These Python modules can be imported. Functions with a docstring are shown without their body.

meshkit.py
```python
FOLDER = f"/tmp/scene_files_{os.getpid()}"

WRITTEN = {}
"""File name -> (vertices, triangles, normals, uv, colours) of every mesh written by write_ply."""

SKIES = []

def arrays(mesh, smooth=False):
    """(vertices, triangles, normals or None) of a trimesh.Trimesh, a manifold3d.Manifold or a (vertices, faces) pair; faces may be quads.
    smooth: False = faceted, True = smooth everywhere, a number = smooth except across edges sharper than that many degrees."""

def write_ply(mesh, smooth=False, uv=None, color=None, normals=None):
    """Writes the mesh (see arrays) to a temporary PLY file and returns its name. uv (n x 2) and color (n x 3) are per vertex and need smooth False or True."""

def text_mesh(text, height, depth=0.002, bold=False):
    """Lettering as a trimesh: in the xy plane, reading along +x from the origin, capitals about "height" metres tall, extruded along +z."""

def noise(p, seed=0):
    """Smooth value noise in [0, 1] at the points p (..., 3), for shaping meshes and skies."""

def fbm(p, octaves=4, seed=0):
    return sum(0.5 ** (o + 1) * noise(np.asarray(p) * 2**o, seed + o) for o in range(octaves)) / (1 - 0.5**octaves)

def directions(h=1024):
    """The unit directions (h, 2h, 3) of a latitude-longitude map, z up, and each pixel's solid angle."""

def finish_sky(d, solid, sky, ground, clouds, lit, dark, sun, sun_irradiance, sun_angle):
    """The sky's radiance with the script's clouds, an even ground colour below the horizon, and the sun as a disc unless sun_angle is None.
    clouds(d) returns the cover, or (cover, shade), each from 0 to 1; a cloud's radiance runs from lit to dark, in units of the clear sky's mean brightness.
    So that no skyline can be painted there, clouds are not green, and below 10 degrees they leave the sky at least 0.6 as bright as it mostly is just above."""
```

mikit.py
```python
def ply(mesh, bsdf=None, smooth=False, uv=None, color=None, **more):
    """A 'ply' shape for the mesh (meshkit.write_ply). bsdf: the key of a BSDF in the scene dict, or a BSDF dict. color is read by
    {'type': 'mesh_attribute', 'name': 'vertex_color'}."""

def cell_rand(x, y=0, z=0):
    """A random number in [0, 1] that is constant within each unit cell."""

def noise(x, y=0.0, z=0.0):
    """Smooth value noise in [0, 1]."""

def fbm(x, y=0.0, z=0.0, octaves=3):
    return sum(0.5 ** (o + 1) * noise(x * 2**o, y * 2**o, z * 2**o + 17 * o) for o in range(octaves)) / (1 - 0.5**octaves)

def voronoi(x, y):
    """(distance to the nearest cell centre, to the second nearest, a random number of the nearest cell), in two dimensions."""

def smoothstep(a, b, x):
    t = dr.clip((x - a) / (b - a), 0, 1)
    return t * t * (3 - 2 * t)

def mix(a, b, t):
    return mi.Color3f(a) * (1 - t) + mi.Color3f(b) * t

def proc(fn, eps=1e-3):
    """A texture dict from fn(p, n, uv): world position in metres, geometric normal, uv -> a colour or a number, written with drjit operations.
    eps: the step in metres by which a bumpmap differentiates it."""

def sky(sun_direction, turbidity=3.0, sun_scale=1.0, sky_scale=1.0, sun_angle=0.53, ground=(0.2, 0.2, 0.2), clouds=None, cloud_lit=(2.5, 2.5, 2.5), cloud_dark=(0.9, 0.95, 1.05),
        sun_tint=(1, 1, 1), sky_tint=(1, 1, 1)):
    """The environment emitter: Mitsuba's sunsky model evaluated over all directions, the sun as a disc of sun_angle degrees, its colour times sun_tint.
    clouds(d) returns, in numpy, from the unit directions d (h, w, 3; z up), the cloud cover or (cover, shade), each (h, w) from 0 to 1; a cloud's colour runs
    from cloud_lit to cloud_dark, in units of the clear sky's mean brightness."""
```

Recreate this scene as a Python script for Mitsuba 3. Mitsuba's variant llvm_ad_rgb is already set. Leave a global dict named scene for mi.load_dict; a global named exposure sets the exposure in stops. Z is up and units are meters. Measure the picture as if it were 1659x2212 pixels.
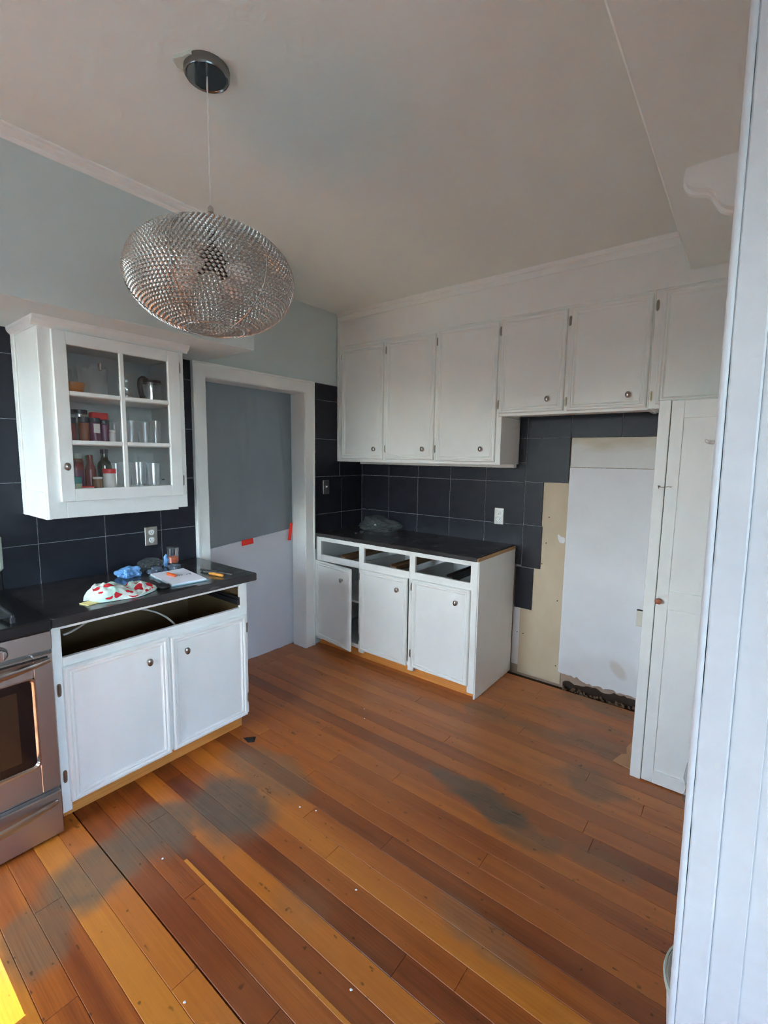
import math, random
import numpy as np, trimesh, mitsuba as mi, drjit as dr
import mikit, meshkit
from mikit import noise, fbm, voronoi, cell_rand, smoothstep, mix

rng = random.Random(7)
nrg = np.random.default_rng(7)
PI = math.pi
scene, labels = {}, {}
T = mi.ScalarTransform4f

# ------------------------------------------------------------------ camera, sky, exposure
def cam_matrix(C, yaw, pitch, roll):
    f = np.array([-math.sin(yaw) * math.cos(pitch), math.cos(yaw) * math.cos(pitch), math.sin(pitch)])
    r = np.array([math.cos(yaw), math.sin(yaw), 0.0])
    u = np.cross(r, f)
    c, s = math.cos(roll), math.sin(roll)
    r, u = c * r + s * u, -s * r + c * u
    m = np.eye(4)
    m[:3, 0], m[:3, 1], m[:3, 2], m[:3, 3] = -r, u, f, C
    return m

scene['camera'] = {'type': 'perspective', 'fov': 78.68, 'fov_axis': 'x', 'near_clip': 0.02, 'far_clip': 200.0,
                   'to_world': T(cam_matrix((2.7498, -3.2010, 1.5558), math.radians(37.91), math.radians(-6.70), math.radians(0.7945)))}
exposure = 6.65
SUN = np.array([0.05, -0.72, 0.664])
scene['sky'] = mikit.sky(SUN, turbidity=3.5, sun_scale=0.0, sky_scale=1.0, ground=(0.30, 0.31, 0.25), sky_tint=(0.96, 0.965, 0.945))
scene['sun'] = {'type': 'directional', 'direction': [float(-v) for v in SUN], 'irradiance': {'type': 'rgb', 'value': [0.27, 0.205, 0.125]}, 'sampling_weight': 0.35}

# ------------------------------------------------------------------ helpers
def bx(x0, x1, y0, y1, z0, z1, c=0.0012):
    """A box with chamfered edges."""
    lo, hi = np.minimum((x0, y0, z0), (x1, y1, z1)), np.maximum((x0, y0, z0), (x1, y1, z1))
    c = min(c, 0.45 * (hi - lo).min())
    if c <= 0:
        return trimesh.creation.box(bounds=[lo, hi])
    pts = []
    for sx in (0, 1):
        for sy in (0, 1):
            for sz in (0, 1):
                p = np.where([sx, sy, sz], hi, lo)
                d = np.where([sx, sy, sz], -c, c)
                for k in range(3):
                    q = p + d
                    q[k] = p[k]
                    pts.append(q)
    return trimesh.convex.convex_hull(np.array(pts))

def cat(*ms):
    flat = []
    for m in ms:
        flat += list(m) if isinstance(m, (list, tuple)) else [m]
    return trimesh.util.concatenate(flat)

def quads(rings, close_ring=True, cap0=True, cap1=True):
    """Lofts equal-length rings of points."""
    n = len(rings[0])
    v = np.vstack(rings)
    f = []
    for i in range(len(rings) - 1):
        for j in range(n if close_ring else n - 1):
            a, b = i * n + j, i * n + (j + 1) % n
            f += [[a, b, b + n], [a, b + n, a + n]]
    if cap0:
        f += [[0, j + 1, j] for j in range(1, n - 1)]
    if cap1:
        o = (len(rings) - 1) * n
        f += [[o, o + j, o + j + 1] for j in range(1, n - 1)]
    return trimesh.Trimesh(v, np.array(f), process=False)

def tube(path, r, sides=8, caps=True):
    path = np.asarray(path, float)
    r = np.broadcast_to(np.asarray(r, float), (len(path),))
    t = np.gradient(path, axis=0)
    t /= np.linalg.norm(t, axis=1, keepdims=True) + 1e-12
    a = np.cross(t[0], [0, 0, 1.0])
    if np.linalg.norm(a) < 1e-3:
        a = np.cross(t[0], [1.0, 0, 0])
    a /= np.linalg.norm(a)
    rings = []
    ang = np.arange(sides) * 2 * PI / sides
    for i in range(len(path)):
        a = a - t[i] * (a @ t[i])
        a /= np.linalg.norm(a)
        b = np.cross(t[i], a)
        rings.append(path[i] + r[i] * (np.cos(ang)[:, None] * a + np.sin(ang)[:, None] * b))
    return quads(rings, True, caps, caps)

def smoothpath(pts, n=40):
    from scipy.interpolate import CubicSpline
    p = np.asarray(pts, float)
    s = np.r_[0, np.cumsum(np.linalg.norm(np.diff(p, axis=0), axis=1))]
    return CubicSpline(s, p)(np.linspace(0, s[-1], n))

def lathe(profile, at=(0, 0, 0), n=32):
    m = trimesh.creation.revolve(np.array(profile, float), sections=n)
    m.apply_translation(at)
    return m

def loft_rect(w, h, prof):
    """Rectangular frame profile: (inset, height) pairs from the back edge to the flat middle; local u, v, n."""
    rings = [np.array([(i, i, t), (w - i, i, t), (w - i, h - i, t), (i, h - i, t)], float) for i, t in prof]
    return quads(rings)

def on_x(m, x, y, z):        # local (u, v, n) -> (y, z, x): a front facing +x
    m = m.copy(); v = m.vertices.copy()
    m.vertices = np.c_[v[:, 2] + x, v[:, 0] + y, v[:, 1] + z]
    return m

def on_y(m, x, y, z):        # local (u, v, n) -> (x, z, -y): a front facing -y
    m = m.copy(); v = m.vertices.copy()
    m.vertices = np.c_[v[:, 0] + x, y - v[:, 2], v[:, 1] + z]
    return m

def poly(points, depth):
    """Extrudes a 2-D outline (u, v) by depth along n."""
    from shapely.geometry import Polygon
    return trimesh.creation.extrude_polygon(Polygon(points), depth, engine='earcut')

def rot(m, deg, axis, at):
    m = m.copy()
    m.apply_transform(trimesh.transformations.rotation_matrix(math.radians(deg), axis, at))
    return m

def put(key, mesh, bsdf, smooth=False, **kw):
    k, n = key, 0
    while k in scene or k in labels and key != k:
        n += 1
        k = f'{key}_{n:03d}'
    scene[k] = mikit.ply(mesh, bsdf, smooth=smooth, **kw)
    return k

def fresh(name):
    k, n = name, 0
    while k in labels or k in scene:
        n += 1
        k = f'{name}_{n:03d}'
    return k

def thing(name, label, category, group=None):
    k = fresh(name)
    labels[k] = {'label': label, 'category': category}
    if group:
        labels[k]['group'] = group
    return k

def solo(name, mesh, bsdf, label, category, smooth=False, group=None, **kw):
    k = fresh(name)
    scene[k] = mikit.ply(mesh, bsdf, smooth=smooth, **kw)
    labels[k] = {'label': label, 'category': category}
    if group:
        labels[k]['group'] = group
    return k

def struct(name, mesh, bsdf, label, smooth=False, category=None):
    scene[name] = mikit.ply(mesh, bsdf, smooth=smooth)
    labels[name] = {'label': label, 'category': category or name.split('_')[0], 'kind': 'structure'}
    return name

def partlabel(key, text):
    labels[key] = {'label': text}

# ------------------------------------------------------------------ materials
def mat(name, color, rough=0.5, metal=0.0, spec=0.5, **kw):
    c = color if isinstance(color, dict) else {'type': 'rgb', 'value': list(color)}
    d = {'type': 'principled', 'base_color': c, 'roughness': rough, 'metallic': metal, **kw}
    if not metal:
        d['specular'] = spec
    scene[name] = {'type': 'twosided', 'bsdf': d}
    return name

def bumped(name, color, rough, fn, scale, spec=0.5, eps=1e-3):
    c = color if isinstance(color, dict) else {'type': 'rgb', 'value': list(color)}
    scene[name] = {'type': 'twosided', 'bsdf': {'type': 'bumpmap', 'tex': mikit.proc(fn, eps), 'scale': scale,
                   'bsdf': {'type': 'principled', 'base_color': c, 'roughness': rough, 'specular': spec}}}
    return name

def paint_fn(p, n, uv):
    d = fbm(p.x * 3.1 + 5, p.y * 3.1, p.z * 3.1)
    e = noise(p.x * 26, p.y * 26, p.z * 9)
    return mix((0.735, 0.745, 0.71), (0.80, 0.81, 0.775), d * 0.75 + e * 0.25)
mat('paint_white', mikit.proc(paint_fn), 0.38, spec=0.45)
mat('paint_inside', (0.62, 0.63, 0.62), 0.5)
mat('shaded_lining', (0.40, 0.425, 0.415), 0.5)  # darker than the paint: interior shade put into the colour

def peel(p, n, uv):
    return fbm(p.x * 95, p.y * 95, p.z * 95, octaves=2)
bumped('ceiling_paint', (0.715, 0.765, 0.715), 0.8, peel, 0.0050, spec=0.2)
bumped('wall_paint', (0.56, 0.635, 0.615), 0.7, peel, 0.0010, spec=0.2)
mat('room_paint', (0.70, 0.70, 0.67), 0.8, spec=0.2)

def post_fn(p, n, uv):
    a = noise(p.x * 22, p.y * 22, p.z * 60)
    b = fbm(p.x * 7, p.y * 7, p.z * 4)
    chip = smoothstep(0.80, 0.86, fbm(p.x * 55, p.y * 55, p.z * 28 + 3))
    return mix(mix((0.49, 0.495, 0.51), (0.58, 0.58, 0.585), b * 0.7 + a * 0.3), (0.56, 0.55, 0.52), chip * 0.6)
mat('post_paint', mikit.proc(post_fn), 0.42)

def tile_fn(p, n, uv):
    a = fbm(p.x * 18 + p.y * 18, p.z * 18, uv.x * 40)
    return mix((0.0115, 0.0120, 0.0175), (0.020, 0.0215, 0.029), a * 0.8 + uv.x * 0.3)
mat('slate_tile', mikit.proc(tile_fn), 0.40, spec=0.26)
mat('grout', (0.23, 0.23, 0.25), 0.9, spec=0.2)

def counter_fn(p, n, uv):
    a = fbm(p.x * 14, p.y * 14, p.z * 14, octaves=4)
    s = smoothstep(0.62, 0.80, fbm(p.x * 40, p.y * 9, p.z * 40 + 9)) * smoothstep(0.50, 0.66, noise(p.x * 5, p.y * 5, 2.0))
    return mix(mix((0.020, 0.018, 0.018), (0.045, 0.040, 0.038), a), (0.13, 0.12, 0.115), s * 0.5)
mat('laminate', mikit.proc(counter_fn), 0.12, spec=0.6)

RAMP = [(0.0, (0.120, 0.0260, 0.0075)), (0.25, (0.225, 0.048, 0.0085)), (0.5, (0.380, 0.098, 0.0150)), (0.75, (0.49, 0.148, 0.0180)), (1.0, (0.58, 0.210, 0.0250))]
def ramp(t):
    c = mi.Color3f(RAMP[0][1])
    for (a, ca), (b, cb) in zip(RAMP[:-1], RAMP[1:]):
        k = dr.clip((t - a) / (b - a), 0, 1)
        c = c + (mi.Color3f(cb) - mi.Color3f(ca)) * k
    return c
# worn-through and water-stained patches of the old finish: x, y, rx, ry, strength, darkness
STAINS = [(1.05, -2.09, .24, .17, 1.0, 1.0), (0.93, -2.36, .17, .20, 1.0, .75), (0.96, -2.62, .15, .17, 1.0, .45), (1.06, -2.82, .15, .10, .8, .2), (1.00, -1.84, .30, .12, .75, .15),
          (1.80, -1.30, .20, .055, .9, .8), (1.96, -1.36, .20, .065, 1.0, 1.0), (2.16, -1.40, .14, .06, .75, .3), (2.38, -1.38, .18, .05, .5, .3), (2.24, -.90, .14, .12, .75, .5),
          (2.25, -.58, .22, .10, .65, .2), (1.95, -.66, .30, .05, .5, .1), (1.60, -.63, .14, .10, .55, .1), (2.18, -1.91, .17, .05, .55, .1), (2.12, -.12, .30, .08, .8, .05), (2.05, -.36, .35, .05, .5, .2), (1.62, -2.22, .12, .06, .25, .2)]
def wood_fn(p, n, uv):
    tone, seed = uv.x, uv.y * 91.0
    streak = noise(p.x * 1.6 + seed, p.y * 30, seed)
    grain = fbm(p.x * 5.0 + seed * 3, p.y * 330 + seed, 0.0, octaves=3)
    fine = noise(p.x * 30, p.y * 900, seed)
    t = tone + (streak - 0.5) * 0.30 + (grain - 0.5) * 0.20 + (fine - 0.5) * 0.05
    c = ramp(dr.clip(t, 0, 1))
    worn = fbm(p.x * 2.2 + 7, p.y * 2.6, 3.0, octaves=4)
    far = smoothstep(-2.1, -0.7, p.y)  # glossy reflection haze of the distant boards, painted in as a lighter tone
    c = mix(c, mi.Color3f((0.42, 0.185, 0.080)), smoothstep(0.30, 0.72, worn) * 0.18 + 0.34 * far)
    wx = p.x + (fbm(p.x * 6, p.y * 6, 11.0) - 0.5) * 0.16
    wy = p.y + (fbm(p.x * 6, p.y * 6, 23.0) - 0.5) * 0.10
    m, d = mi.Float(0), mi.Float(0)
    for sx, sy, rx, ry, k, dk in STAINS:
        q = dr.sqrt(dr.square((wx - sx) / rx) + dr.square((wy - sy) / ry))
        w = (1 - smoothstep(0.62, 1.28, q)) * k
        m = dr.maximum(m, w)
        d = dr.maximum(d, w * dk)
    m = m * (0.78 + 0.22 * noise(p.x * 30, p.y * 30, 5.0))
    grey = mix((0.205, 0.128, 0.070), (0.122, 0.090, 0.061), d)
    c = mix(c, grey * (0.80 + 0.4 * grain), m * 0.95)
    speck = smoothstep(0.88, 0.95, noise(p.x * 26, p.y * 60, 9.0)) * smoothstep(0.60, 0.78, noise(p.x * 90, p.y * 120, 4.0))
    return mix(c, (0.040, 0.018, 0.009), speck * 0.6)
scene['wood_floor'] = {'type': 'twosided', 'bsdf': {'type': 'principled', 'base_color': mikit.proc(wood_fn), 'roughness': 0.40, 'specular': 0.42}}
def toe_fn(p, n, uv):
    g = fbm(p.x * 4 + p.y * 4, p.z * 160, 1.0)
    return mix((0.56, 0.20, 0.035), (0.72, 0.31, 0.07), g)
mat('toe_wood', mikit.proc(toe_fn), 0.5)
mat('subfloor', (0.035, 0.022, 0.014), 0.9)
mat('plaster_brown', (0.34, 0.245, 0.185), 0.95, spec=0.1)
mat('rubble', (0.135, 0.085, 0.055), 0.95, spec=0.1)

def white_panel_fn(p, n, uv):
    a = fbm(p.x * 5, 0.0, p.z * 5, octaves=4)
    c = mix((0.66, 0.66, 0.665), (0.73, 0.73, 0.74), a)
    dirty = (1 - smoothstep(0.10, 0.42, p.z + (noise(p.x * 9, 1.0, p.z * 9) - 0.5) * 0.3)) * 0.45
    spot = (1 - smoothstep(0.6, 1.2, dr.sqrt(dr.square((p.x - 2.18) / .055) + dr.square((p.z - .21 + (p.x - 2.18) * .6) / .05)))) * 0.8
    return mix(c, (0.47, 0.40, 0.32), dirty * a + spot * 0.55)
mat('panel_white', mikit.proc(white_panel_fn), 0.6, spec=0.3)
def strip_fn(p, n, uv):
    a = fbm(p.x * 6, 4.0, p.z * 14, octaves=4)
    k = smoothstep(1.57, 1.72, p.z + (a - .5) * .16)
    return mix((0.66, 0.66, 0.64), (0.50, 0.43, 0.30), k * .8)
mat('panel_strip', mikit.proc(strip_fn), 0.7, spec=0.3)
def beige_fn(p, n, uv):
    a = fbm(p.x * 7, 2.0, p.z * 3, octaves=4)
    return mix((0.49, 0.385, 0.255), (0.58, 0.475, 0.335), a)
mat('hardboard', mikit.proc(beige_fn), 0.55, spec=0.3)
mat('patch_plaster', (0.72, 0.72, 0.72), 0.9)
mat('hose_grey', (0.36, 0.34, 0.31), 0.4)
mat('scrap_tan', (0.46, 0.24, 0.12), 0.7)
mat('hole_brown', (0.035, 0.019, 0.011), 0.9)
mat('dark_hole', (0.01, 0.009, 0.008), 0.9)

mat('steel', (0.46, 0.43, 0.405), 0.33, metal=1.0)
mat('nickel', (0.40, 0.37, 0.34), 0.22, metal=1.0)
mat('old_brass', (0.30, 0.25, 0.19), 0.38, metal=1.0)
mat('chrome', (0.62, 0.61, 0.60), 0.12, metal=1.0)
mat('canopy_chrome', (0.22, 0.22, 0.215), 0.06, metal=1.0)
mat('lamp_wire', (0.60, 0.575, 0.54), 0.22, metal=1.0)
mat('black_enamel', (0.010, 0.010, 0.011), 0.22)
mat('cast_iron', (0.022, 0.023, 0.026), 0.5)
mat('black_glass', (0.007, 0.005, 0.005), 0.06, spec=0.6)
mat('black_plastic', (0.018, 0.018, 0.020), 0.4)
mat('plate_steel', (0.50, 0.49, 0.46), 0.36, metal=1.0)
mat('almond', (0.62, 0.58, 0.48), 0.4)
mat('white_plastic', (0.74, 0.74, 0.72), 0.35)
mat('amber_wood', (0.42, 0.25, 0.11), 0.6)
mat('brown_inside', (0.21, 0.135, 0.062), 0.7, spec=0.2)
mat('rail_wood', (0.17, 0.095, 0.045), 0.6)
mat('oven_brown', (0.035, 0.019, 0.010), 0.10)
mat('dark_rail', (0.040, 0.034, 0.032), 0.4)
mat('copper_knob', (0.30, 0.072, 0.022), 0.30, clearcoat=0.6)
mat('red_tape', (0.86, 0.030, 0.018), 0.5)
mat('bulb_white', (0.82, 0.81, 0.79), 0.3)
mat('paper', (0.78, 0.78, 0.84), 0.8, spec=0.2)
mat('notebook_cover', (0.20, 0.36, 0.40), 0.5)
mat('orange', (0.78, 0.14, 0.035), 0.4)
mat('orange_liquid', (0.86, 0.24, 0.12), 0.35)
mat('ink', (0.05, 0.05, 0.09), 0.7)
mat('yellow_paper', (0.80, 0.70, 0.30), 0.7)
mat('handle_orange', (0.72, 0.30, 0.05), 0.45)
mat('blue_film', (0.16, 0.36, 0.66), 0.30)
mat('slate_film', (0.10, 0.13, 0.17), 0.28)
mat('red_plastic', (0.68, 0.032, 0.030), 0.35)
mat('dark_red', (0.16, 0.022, 0.022), 0.3)
mat('spice_brown', (0.22, 0.075, 0.040), 0.5)
mat('teal_lid', (0.035, 0.22, 0.20), 0.4)
mat('dark_lid', (0.022, 0.026, 0.036), 0.4)
mat('purple_jar', (0.12, 0.03, 0.075), 0.35)
mat('label_white', (0.66, 0.65, 0.64), 0.7)
mat('label_green', (0.42, 0.48, 0.34), 0.7)
mat('salt_white', (0.72, 0.69, 0.64), 0.6)
mat('olive_glass', (0.022, 0.026, 0.014), 0.08, spec=0.6)
mat('bowl_orange', (0.42, 0.155, 0.035), 0.3)
mat('leaf_green', (0.16, 0.30, 0.10), 0.5)
mat('mud_brown', (0.20, 0.10, 0.045), 0.5)
mat('cord_clear', (0.72, 0.69, 0.64), 0.25, metal=0.0)
mat('pale_sage', (0.50, 0.54, 0.46), 0.5)
mat('outdoor_grass', (0.12, 0.16, 0.07), 0.9)
scene['pane_glass'] = {'type': 'thindielectric', 'int_ior': 1.5}
scene['vessel_glass'] = {'type': 'thindielectric', 'int_ior': 1.5}
def clear_film(name, color, w):
    scene[name] = {'type': 'blendbsdf', 'weight': w, 'bsdf_0': {'type': 'thindielectric', 'int_ior': 1.6}, 'bsdf_1': {'type': 'twosided', 'bsdf': {'type': 'principled', 'base_color': {'type': 'rgb', 'value': list(color)}, 'roughness': 0.15, 'specular': 0.6}}}
clear_film('film_clear', (0.44, 0.50, 0.48), 0.08)
def thin(name, color, rough, st, dt):
    scene[name] = {'type': 'principledthin', 'base_color': {'type': 'rgb', 'value': list(color)}, 'roughness': rough, 'spec_trans': st, 'diff_trans': dt, 'eta': 1.5}
thin('film_sheet', (0.43, 0.42, 0.405), 0.24, 0.40, 0.9)
thin('film_sheet_low', (0.78, 0.77, 0.81), 0.35, 0.04, 0.5)

# ------------------------------------------------------------------ the room shell
H = 2.70
YF, XR = -5.20, 5.2          # wall behind the photographer, far wall of the adjoining room
struct('ceiling', bx(-0.15, XR, YF, 0.20, H, H + .12, 0), 'ceiling_paint', 'textured off-white ceiling over the whole kitchen')
# left wall: door opening y -1.526..-0.694, z 0..2.037 (substrate face 8 mm behind the tile face)
WX = -0.008
struct('wall_left', cat(bx(-.138, WX, YF, -1.526, -.05, H, 0), bx(-.138, WX, -.694, .02, -.05, H, 0), bx(-.138, WX, -1.526, -.694, 2.037, H, 0)),
       'wall_paint', 'pale grey-green wall with the doorway and dark tiles')
struct('wall_back', bx(-.138, 3.15, .014, .16, -.30, H, 0), 'plaster_brown', 'back wall behind the upper cabinets and the fridge recess')
struct('wall_right', bx(3.00, 3.15, -2.24, .014, -.05, H, 0), 'room_paint', 'painted right wall beside the pantry')
# wall with the near doorway post, right of the photographer
struct('wall_near', bx(2.765, XR, -2.243, -2.12, -.05, H, 0), 'post_paint', 'white painted wall beside the near door casing')
# walls behind the camera with windows: daylight enters here
def wall_with_openings(a0, a1, z1, holes, make):
    xs = sorted({a0, a1, *[h[0] for h in holes], *[h[1] for h in holes]})
    out = []
    for u0, u1 in zip(xs[:-1], xs[1:]):
        hs = [h for h in holes if h[0] <= u0 and h[1] >= u1]
        if hs:
            h = hs[0]
            out += [make(u0, u1, -.05, h[2]), make(u0, u1, h[3], z1)]
        else:
            out.append(make(u0, u1, -.05, z1))
    return cat(out)
FW = [(0.05, 1.50, 0.75, 2.25)]
RW = [(-4.75, -2.75, 0.75, 2.25)]
struct('wall_front', wall_with_openings(-.15, XR, H, FW, lambda a, b, c, d: bx(a, b, YF - .14, YF, c, d, 0)), 'room_paint', 'wall behind the photographer with a wide window')
struct('wall_far', wall_with_openings(YF, -2.12, H, RW, lambda a, b, c, d: bx(XR, XR + .14, a, b, c, d, 0)), 'room_paint', 'wall of the adjoining room with a window')
def window(n, along_x, a0, a1, z0, z1, at):
    key = f'window_{n}'
    labels[key] = {'label': 'white framed sash window letting in daylight', 'category': 'window', 'kind': 'structure'}
    w = .05
    def b(u0, u1, c, d, t=.05):
        return bx(u0, u1, at - t, at, c, d, .003) if along_x else bx(at, at + t, u0, u1, c, d, .003)
    zm = (z0 + z1) / 2
    um = (a0 + a1) / 2
    put(key + '__frame', cat(b(a0, a0 + w, z0, z1), b(a1 - w, a1, z0, z1), b(a0 + w, a1 - w, z0, z0 + w), b(a0 + w, a1 - w, z1 - w, z1), b(um - .03, um + .03, z0 + w, z1 - w)), 'paint_white')
    put(key + '__sash', cat(b(a0 + w, um - .03, zm - .02, zm + .02, .04), b(um + .03, a1 - w, zm - .02, zm + .02, .04)), 'paint_white')
window(1, True, *FW[0], YF - .05)
window(2, False, *RW[0], XR + .05)

# ceiling header along the right and its corbel
struct('trim_1', bx(2.425, 3.00, -2.24, -.312, 2.507, H + .01, .006), 'ceiling_paint', 'boxed header dropping from the ceiling along the right side', category='header')
# near door casing: bead, flat casing; it leans by a fraction of a degree
key = 'trim_2'
labels[key] = {'label': 'white chipped door casing at the right edge of the picture', 'category': 'door casing', 'kind': 'structure'}
at = (2.699, -2.25, 1.554)
def lean(m):
    return rot(m, -0.61, [0, 1, 0], at)
bead = [(2.699 + .0055 * (1 - math.cos(a)), -2.254 - .0055 * math.sin(a)) for a in np.linspace(0, PI, 9)]
b2 = trimesh.creation.extrude_polygon(__import__('shapely').geometry.Polygon(bead + [(2.710, -2.13), (2.699, -2.13)]), 2.9, engine='earcut')
b2.apply_translation((0, 0, -.06))
put(key + '__bead', lean(b2), 'post_paint', smooth=40)
zs = np.linspace(-.06, 2.84, 160)
jag = .0022 * np.maximum(0, meshkit.fbm(np.c_[zs * 9, zs * 0, zs * 0], 3) * 2.4 - 1.05)
rings = []
for z_, j_ in zip(zs, jag):
    rings.append(np.array([(2.7098 + j_, -2.2525, z_), (2.7125 + j_, -2.255, z_), (2.7515, -2.255, z_), (2.7545, -2.2525, z_), (2.7545, -2.13, z_), (2.7098, -2.13, z_)]))
put(key + '__casing', lean(quads(rings)), 'post_paint')
put(key + '__stop', lean(bx(2.7545, 2.80, -2.248, -2.13, -.06, 2.84, .001)), 'post_paint')

# corbel under the header
cz = 2.507
corb = [(2.501, 0), (2.497, -.018), (2.502, -.045), (2.520, -.066), (2.545, -.076), (2.568, -.081), (2.584, -.096), (2.595, -.122), (2.612, -.146), (2.640, -.158), (2.998, -.166), (2.998, 0)]
def chaikin(p, n=2):
    for _ in range(n):
        q = [p[0]]
        for a, b in zip(p[:-1], p[1:]):
            a, b = np.array(a), np.array(b)
            q += [tuple(a * .75 + b * .25), tuple(a * .25 + b * .75)]
        q.append(p[-1])
        p = q
    return p
outline = chaikin(corb[:-2]) + corb[-2:]
k = thing('corbel', 'white scroll-cut corbel under the ceiling header at the upper right', 'corbel')
put(k + '__plate', on_y(poly(outline, .030), 0, -1.272, cz), 'paint_white', smooth=35)
back = [(max(2.490, x - .007 if x < 2.9 else x), z - .007 if z < 0 else z) for x, z in outline]
put(k + '__back_rim', on_y(poly(back, .020), 0, -1.250, cz), 'paint_white', smooth=35)

# soffit (dropped box) over the glass-door cabinet, with crown moulding
struct('wall_soffit', bx(WX, .551, -3.8, -1.552, 2.124, H, .004), 'wall_paint', 'pale blue-green soffit above the glass-door cabinet', category='soffit')
crown = [(0, 0), (.004, 0), (.010, .006), (.014, .013), (.030, .020), (.036, .026), (.048, .030), (.050, .036), (0, .036)]
def crown_mesh(length):
    return poly(crown, length)            # local u outward, v up, n along
m = crown_mesh(2.25)
m.vertices = np.c_[.551 + m.vertices[:, 0], -3.80 + m.vertices[:, 2], H - .036 + m.vertices[:, 1]]
struct('trim_3', m, 'paint_white', 'white crown moulding along the top of the soffit', category='moulding')
scene['trim_3']['flip_normals'] = False

# ------------------------------------------------------------------ doorway with plastic sheeting
key = 'trim_4'
labels[key] = {'label': 'white door casing around the sheeted doorway', 'category': 'door casing', 'kind': 'structure'}
def casing(y0, y1, z0, z1, outer):
    return bx(0 + WX, .018, y0, y1, z0, z1, .002)
put(key + '__side', cat(bx(WX, .018, -.694, -.610, 0, 2.12, .002), bx(WX, .025, -.612, -.596, 0, 2.127, .003)), 'paint_white')
put(key + '__side', cat(bx(WX, .018, -1.600, -1.526, 0, 2.12, .002), bx(WX, .025, -1.614, -1.598, 0, 2.127, .003)), 'paint_white')
put(key + '__head', cat(bx(WX, .018, -1.600, -.610, 2.037, 2.112, .002), bx(WX, .025, -1.600, -.610, 2.110, 2.127, .003)), 'paint_white')
put(key + '__jamb', bx(-.138, .010, -.696, -.680, 0, 2.037, .001), 'paint_white')
put(key + '__jamb', bx(-.138, .010, -1.540, -1.524, 0, 2.037, .001), 'paint_white')
put(key + '__head_jamb', bx(-.138, .010, -1.524, -.696, 2.034, 2.050, .001), 'paint_white')
struct('wall_hall', cat(bx(-1.5, -1.4, -2.6, .4, -.05, H, 0), bx(-1.4, -.138, -2.7, -2.6, -.05, H, 0), bx(-1.4, -.138, .3, .4, -.05, H, 0), bx(-1.5, -.138, -2.7, .4, H, H + .1, 0)),
       'room_paint', 'dim hall walls behind the plastic sheet')

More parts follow.
